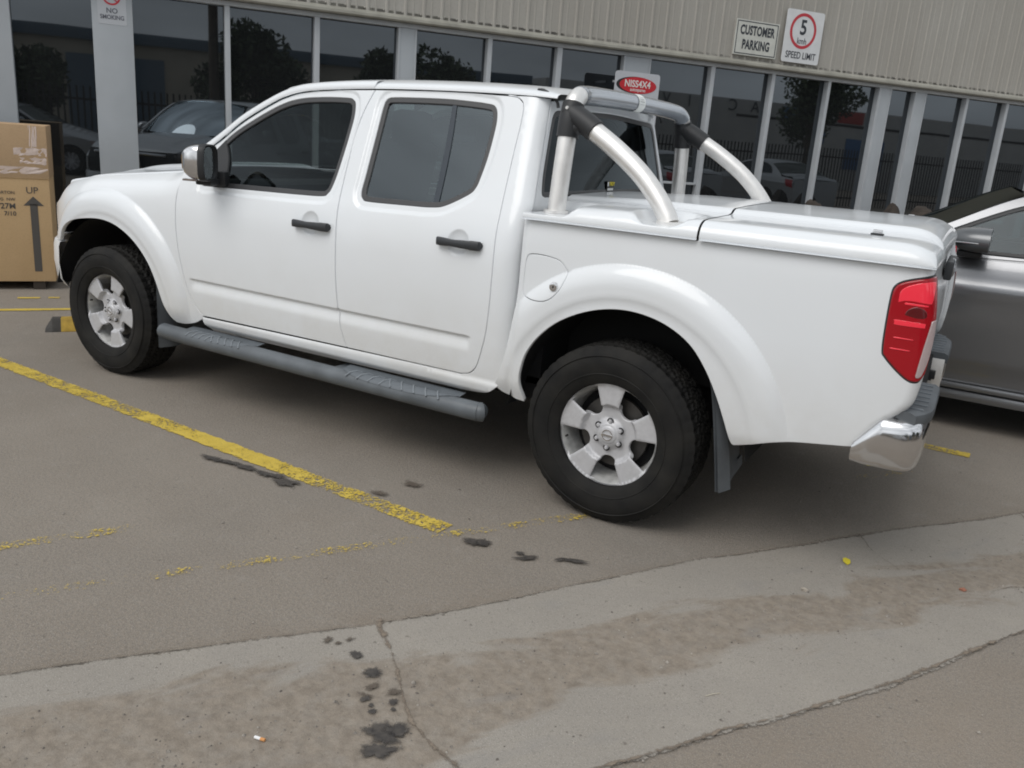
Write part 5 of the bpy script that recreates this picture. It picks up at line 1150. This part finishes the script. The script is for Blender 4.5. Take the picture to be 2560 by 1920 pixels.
        for cx in (0, 2.75):
            wl = empty('wheel', parent=root)
            mm = MB().lathe([(.20, -.085), (.225, -.10), (.30, -.105), (.32, -.09), (.325, 0), (.32, .09), (.30, .105), (.2, .1)], 40); mm.build('tyre', RUBBER, wl)
            mm = MB().lathe([(.215, -.095), (.205, -.07), (.19, .0), (.19, .06), (0, .06)], 40)
            mm.lathe([(0, -.07), (.06, -.07), (.07, -.06)], 20)
            for q in range(10): mm.box((.13, -.07, 0), (.17, .02, .028), mtx=Matrix.Rotation(R(36*q), 4, 'Y'), bev=.004)
            mm.build('rim', ALLOY, wl); wl.matrix_local = Matrix.Translation((cx, -s_*.79, .325)) @ Matrix.Rotation(0 if s_ == 1 else math.pi, 4, 'Z')
        G = [[(cx+.345*math.cos(a), -s_*yy, .33+.345*math.sin(a)) for yy in (.87, .5)] for cx in (0,) for a in np.linspace(0, math.pi, 13)]; MB().grid(G).build('wheel_liner', UNDER, root)
        G = [[(2.75+.345*math.cos(a), -s_*yy, .33+.345*math.sin(a)) for yy in (.87, .5)] for a in np.linspace(0, math.pi, 13)]; MB().grid(G).build('wheel_liner', UNDER, root)
    # centre skins: bonnet, windscreen, roof, rear window, boot
    def skin(nm, x0, x1, m, crown, hb=False, k=14):
        G = []
        for x in np.linspace(x0, x1, k):
            zt = float(STOP(x)) if not hb else float(belt(x)); y0 = float(Wsed(np.array([x]), np.array([zt]))[0])-(.006 if hb else 0); row = []
            c0 = crown(x)
            for v in np.linspace(-1, 1, 21): row.append((x, y0*v, zt+(c0)*(1-abs(v)**2.6)))
            G.append(row)
        return MB().grid(G).build(nm, m, root, sharp=70)
    skin('bonnet', -.78, .50, paint, lambda x: .045+.07*float(ss(-.78, -.3, x)), hb=True); 
    DG = tint_glass('sedan_windscreen', (.05, .055, .055), 1.32, gc=(.16, .17, .16)) if 'sedan_windscreen' not in bpy.data.materials else bpy.data.materials['sedan_windscreen']  # gloss colour darkened to stand in for a dark building mirrored in the glass
    G = []
    for t in np.linspace(0, 1, 12):
        x = .50+.72*t; zt = float(STOP(x))+.002; y0 = float(_sb(zt)); row = []
        for v in np.linspace(-1, 1, 21): c_ = 1-v*v; row.append((x-.20*c_*(1-.45*t), y0*v*(.985), zt+.012*c_+.03*c_*t))
        G.append(row)
    MB().grid(G).build('windscreen', DG, root); 
    skin('roof', 1.20, 2.62, paint, lambda x: .045); skin('rear_window', 2.62, 3.25, DG, lambda x: .04); skin('boot_lid', 3.24, 3.80, paint, lambda x: .03)
    for nm, x, s2, z0, z1 in (('front_bumper', -.86, -1, .24, .74), ('rear_bumper', 3.84, 1, .28, .98)):
        G = [[(x+s2*(.06*(1-(v/1)**2)-.02*abs(z-.5)), .80*v*(1 if abs(v) < .9 else .98), z) for z in np.linspace(z0, z1, 6)] for v in np.linspace(-1, 1, 17)]; MB().grid(G).build(nm, paint, root)
    m = MB(); m.box((1.4, 0, .30), (4.2, 1.3, .12)); m.box((1.55, 0, .62), (2.1, 1.55, .6)); m.build('underbody', UNDER, root)
    m = MB()
    for sx in (1.55, 2.5):
        for sy in (-.36, .36): m.box((sx, sy, .95), (.14, .46, .55), bev=.05); m.box((sx+.04, sy, 1.27), (.08, .24, .15), bev=.04)
    m.box((.75, 0, .98), (.3, 1.4, .14), bev=.05); m.build('cabin_seats', CLOTH, root)
    return root
gs = sedan('sedan_car', GREY, 'dark grey metallic sedan parked beyond the pickup tailgate at the right edge')
gs.matrix_world = Matrix.Translation((.055, 2.615, 0)) @ Matrix.Rotation(R(0), 4, 'Z')
def copy_mat(root, paint_to):
    c = copy_tree(root)
    return c
sv = sedan('sedan_car', SILVER, 'silver sedan mirrored in the shop glass behind the carton', 'cars reflected in the shop glass')
def at_fac(t, y, rz): return FM @ Matrix.Translation((t, y, 0)) @ Matrix.Rotation(R(rz), 4, 'Z')
sv.matrix_world = at_fac(-.65, -13.6, 200)
for t, y, rz, lb in ((10.5, -13.5, 84, 'silver sedan mirrored in the panes beside the double column'), (14.0, -13.8, 88, 'silver sedan mirrored in the far right shop panes'), (18.5, -14.0, 92, 'silver sedan mirrored farthest along the shop glass')):
    c = copy_tree(sv); c.matrix_world = at_fac(t, y, rz); c['label'] = lb

# ================================================================== ACROSS THE YARD (seen mirrored in the glass)
bld = tag(place(empty('warehouse_building')), 'cream warehouse with blue roof edge across the street, mirrored in the glass', 'building')
CREAM = mat('cream_wall', (.42, .38, .31), rough=.9, noise=(1, .1, 4)); BLUE = mat('blue_steel', (.11, .155, .20), rough=.6); WWALL = mat('white_wall', (.48, .47, .45), rough=.9, noise=(1, .08, 4))
pbox('wall', -40, 18, -36, -30, 0, 4.02, CREAM, bld); pbox('roof_edge', -40.2, 18.2, -36, -29.8, 4.02, 4.44, BLUE, bld); pbox('roller_door', -1.6, 1.9, -30, -29.95, 0, 3.5, BLUE, bld)
bl2 = tag(place(empty('showroom_building')), 'white showroom with large letters across the street, mirrored in the right panes', 'building')
pbox('wall', 19, 60, -36, -30, 0, 4.45, WWALL, bl2); pbox('dark_band', 30.5, 60, -30, -29.97, 3.55, 3.68, SK, bl2)
def bigtext(s_, t, z, sz, m, par): return text_mesh(s_, sz, m, Matrix(((-1, 0, 0, t), (0, 0, 1, -29.93), (0, 1, 0, z), (0, 0, 0, 1))), par)
for ch, t in (('V', 25.9), ('I', 27.4), ('C', 30.15), ('A', 31.65)): bigtext(ch, t, 4.08, .85, SI, bl2)
BLP = mat('blue_panel', (.05, .14, .30), rough=.5); RDP = mat('red_panel', (.42, .05, .04), rough=.5)
for a, b_, z0, z1, mm in ((33.6, 35.4, 3.7, 4.3, BLP), (36.0, 36.8, 2.5, 3.2, BLP), (38.5, 41.5, 1.2, 2.9, BLP), (37.6, 39.6, 3.75, 4.4, RDP)): pbox('wall_panel', a, b_, -29.99, -29.94, z0, z1, mm, bl2)
fn = tag(place(empty('palisade_fence')), 'black palisade fence along the street, mirrored in the shop glass', 'fence')
m = MB()
for k in range(330): x = -14+.145*k; m.box((x, -15, 1.0), (.045, .02, 2.0))
m.build('pickets', SK, fn, smooth=False); fnr = MB(); fnr.box((10, -15.03, 1.7), (48, .03, .05)); fnr.build('top_rail', SK, fn, smooth=False); fnr = MB(); fnr.box((10, -15.03, .3), (48, .03, .05)); fnr.build('bottom_rail', SK, fn, smooth=False)
pl = tag(place(empty('power_pole')), 'timber power pole across the yard, mirrored in the third pane', 'pole'); WOOD = mat('pole_wood', (.10, .08, .06), rough=.9, noise=(8, .3, 5))
MB().tube([(2.7, -18.2, 0), (2.7, -18.2, 9)], [.15, .11], seg=12).build('post', WOOD, pl); MB().box((2.7, -18.2, 8.3), (2.2, .1, .1)).build('cross_arm', WOOD, pl)
LEAF = mat('foliage', (.055, .075, .035), rough=.7, noise=(3, .4, 3))
def tree(t, y, h, wd, seed, lb):
    r = np.random.default_rng(seed); root = tag(place(empty('tree'), FM @ Matrix.Translation((t, y, 0))), lb, 'tree', 'trees across the yard')
    m = MB(); m.tube([(0, 0, 0), (.05, .03, h*.4), (-.05, 0, h*.7)], [.12, .09, .05], seg=8)
    C = []
    for k in range(9):
        a = r.uniform(0, 6.3); q = wd*r.uniform(.1, .62); c = np.array([q*math.cos(a), q*math.sin(a), h*r.uniform(.42, .84)]); C.append((c, wd*r.uniform(.34, .54)))
        m.tube([(0, 0, h*.35), tuple(c*.6+np.array([0, 0, h*.12])), tuple(c)], [.05, .03, .012], seg=6)
    m.build('trunk', WOOD, root); V = []; F = []
    for k in range(5200):
        c, q = C[r.integers(len(C))]; d = r.normal(size=3); d /= np.linalg.norm(d); p = c+d*q*r.random()**.35*np.array([1, 1, .8]); a = r.normal(size=3); a /= np.linalg.norm(a); b = np.cross(a, r.normal(size=3)); b /= np.linalg.norm(b); s_ = r.uniform(.07, .15)
        i = len(V); V += [p-a*s_, p+b*s_*.5, p+a*s_, p-b*s_*.5]; F.append((i, i+1, i+2, i+3))
    mk('crown', V, F, LEAF, root, smooth=False)
for i, (t, y, h, wd, lb) in enumerate(((-2.0, -18.5, 4.1, 1.7, 'dark tree mirrored behind the first pane by the carton'), (4.0, -19, 4.6, 2.0, 'dark bushy tree mirrored in the second full pane'), (8.0, -19.5, 4.3, 1.5, 'small tree mirrored above the truck roof'), (10.2, -19, 4.2, 2.2, 'round tree mirrored right of the narrow column'), (12.6, -18.6, 3.9, 1.6, 'low tree mirrored above the rear door of the cab'), (27.5, -21, 5.6, 2.4, 'tall tree mirrored left of the double column'))):
    tree(t, y, h, wd, 70+i, lb)
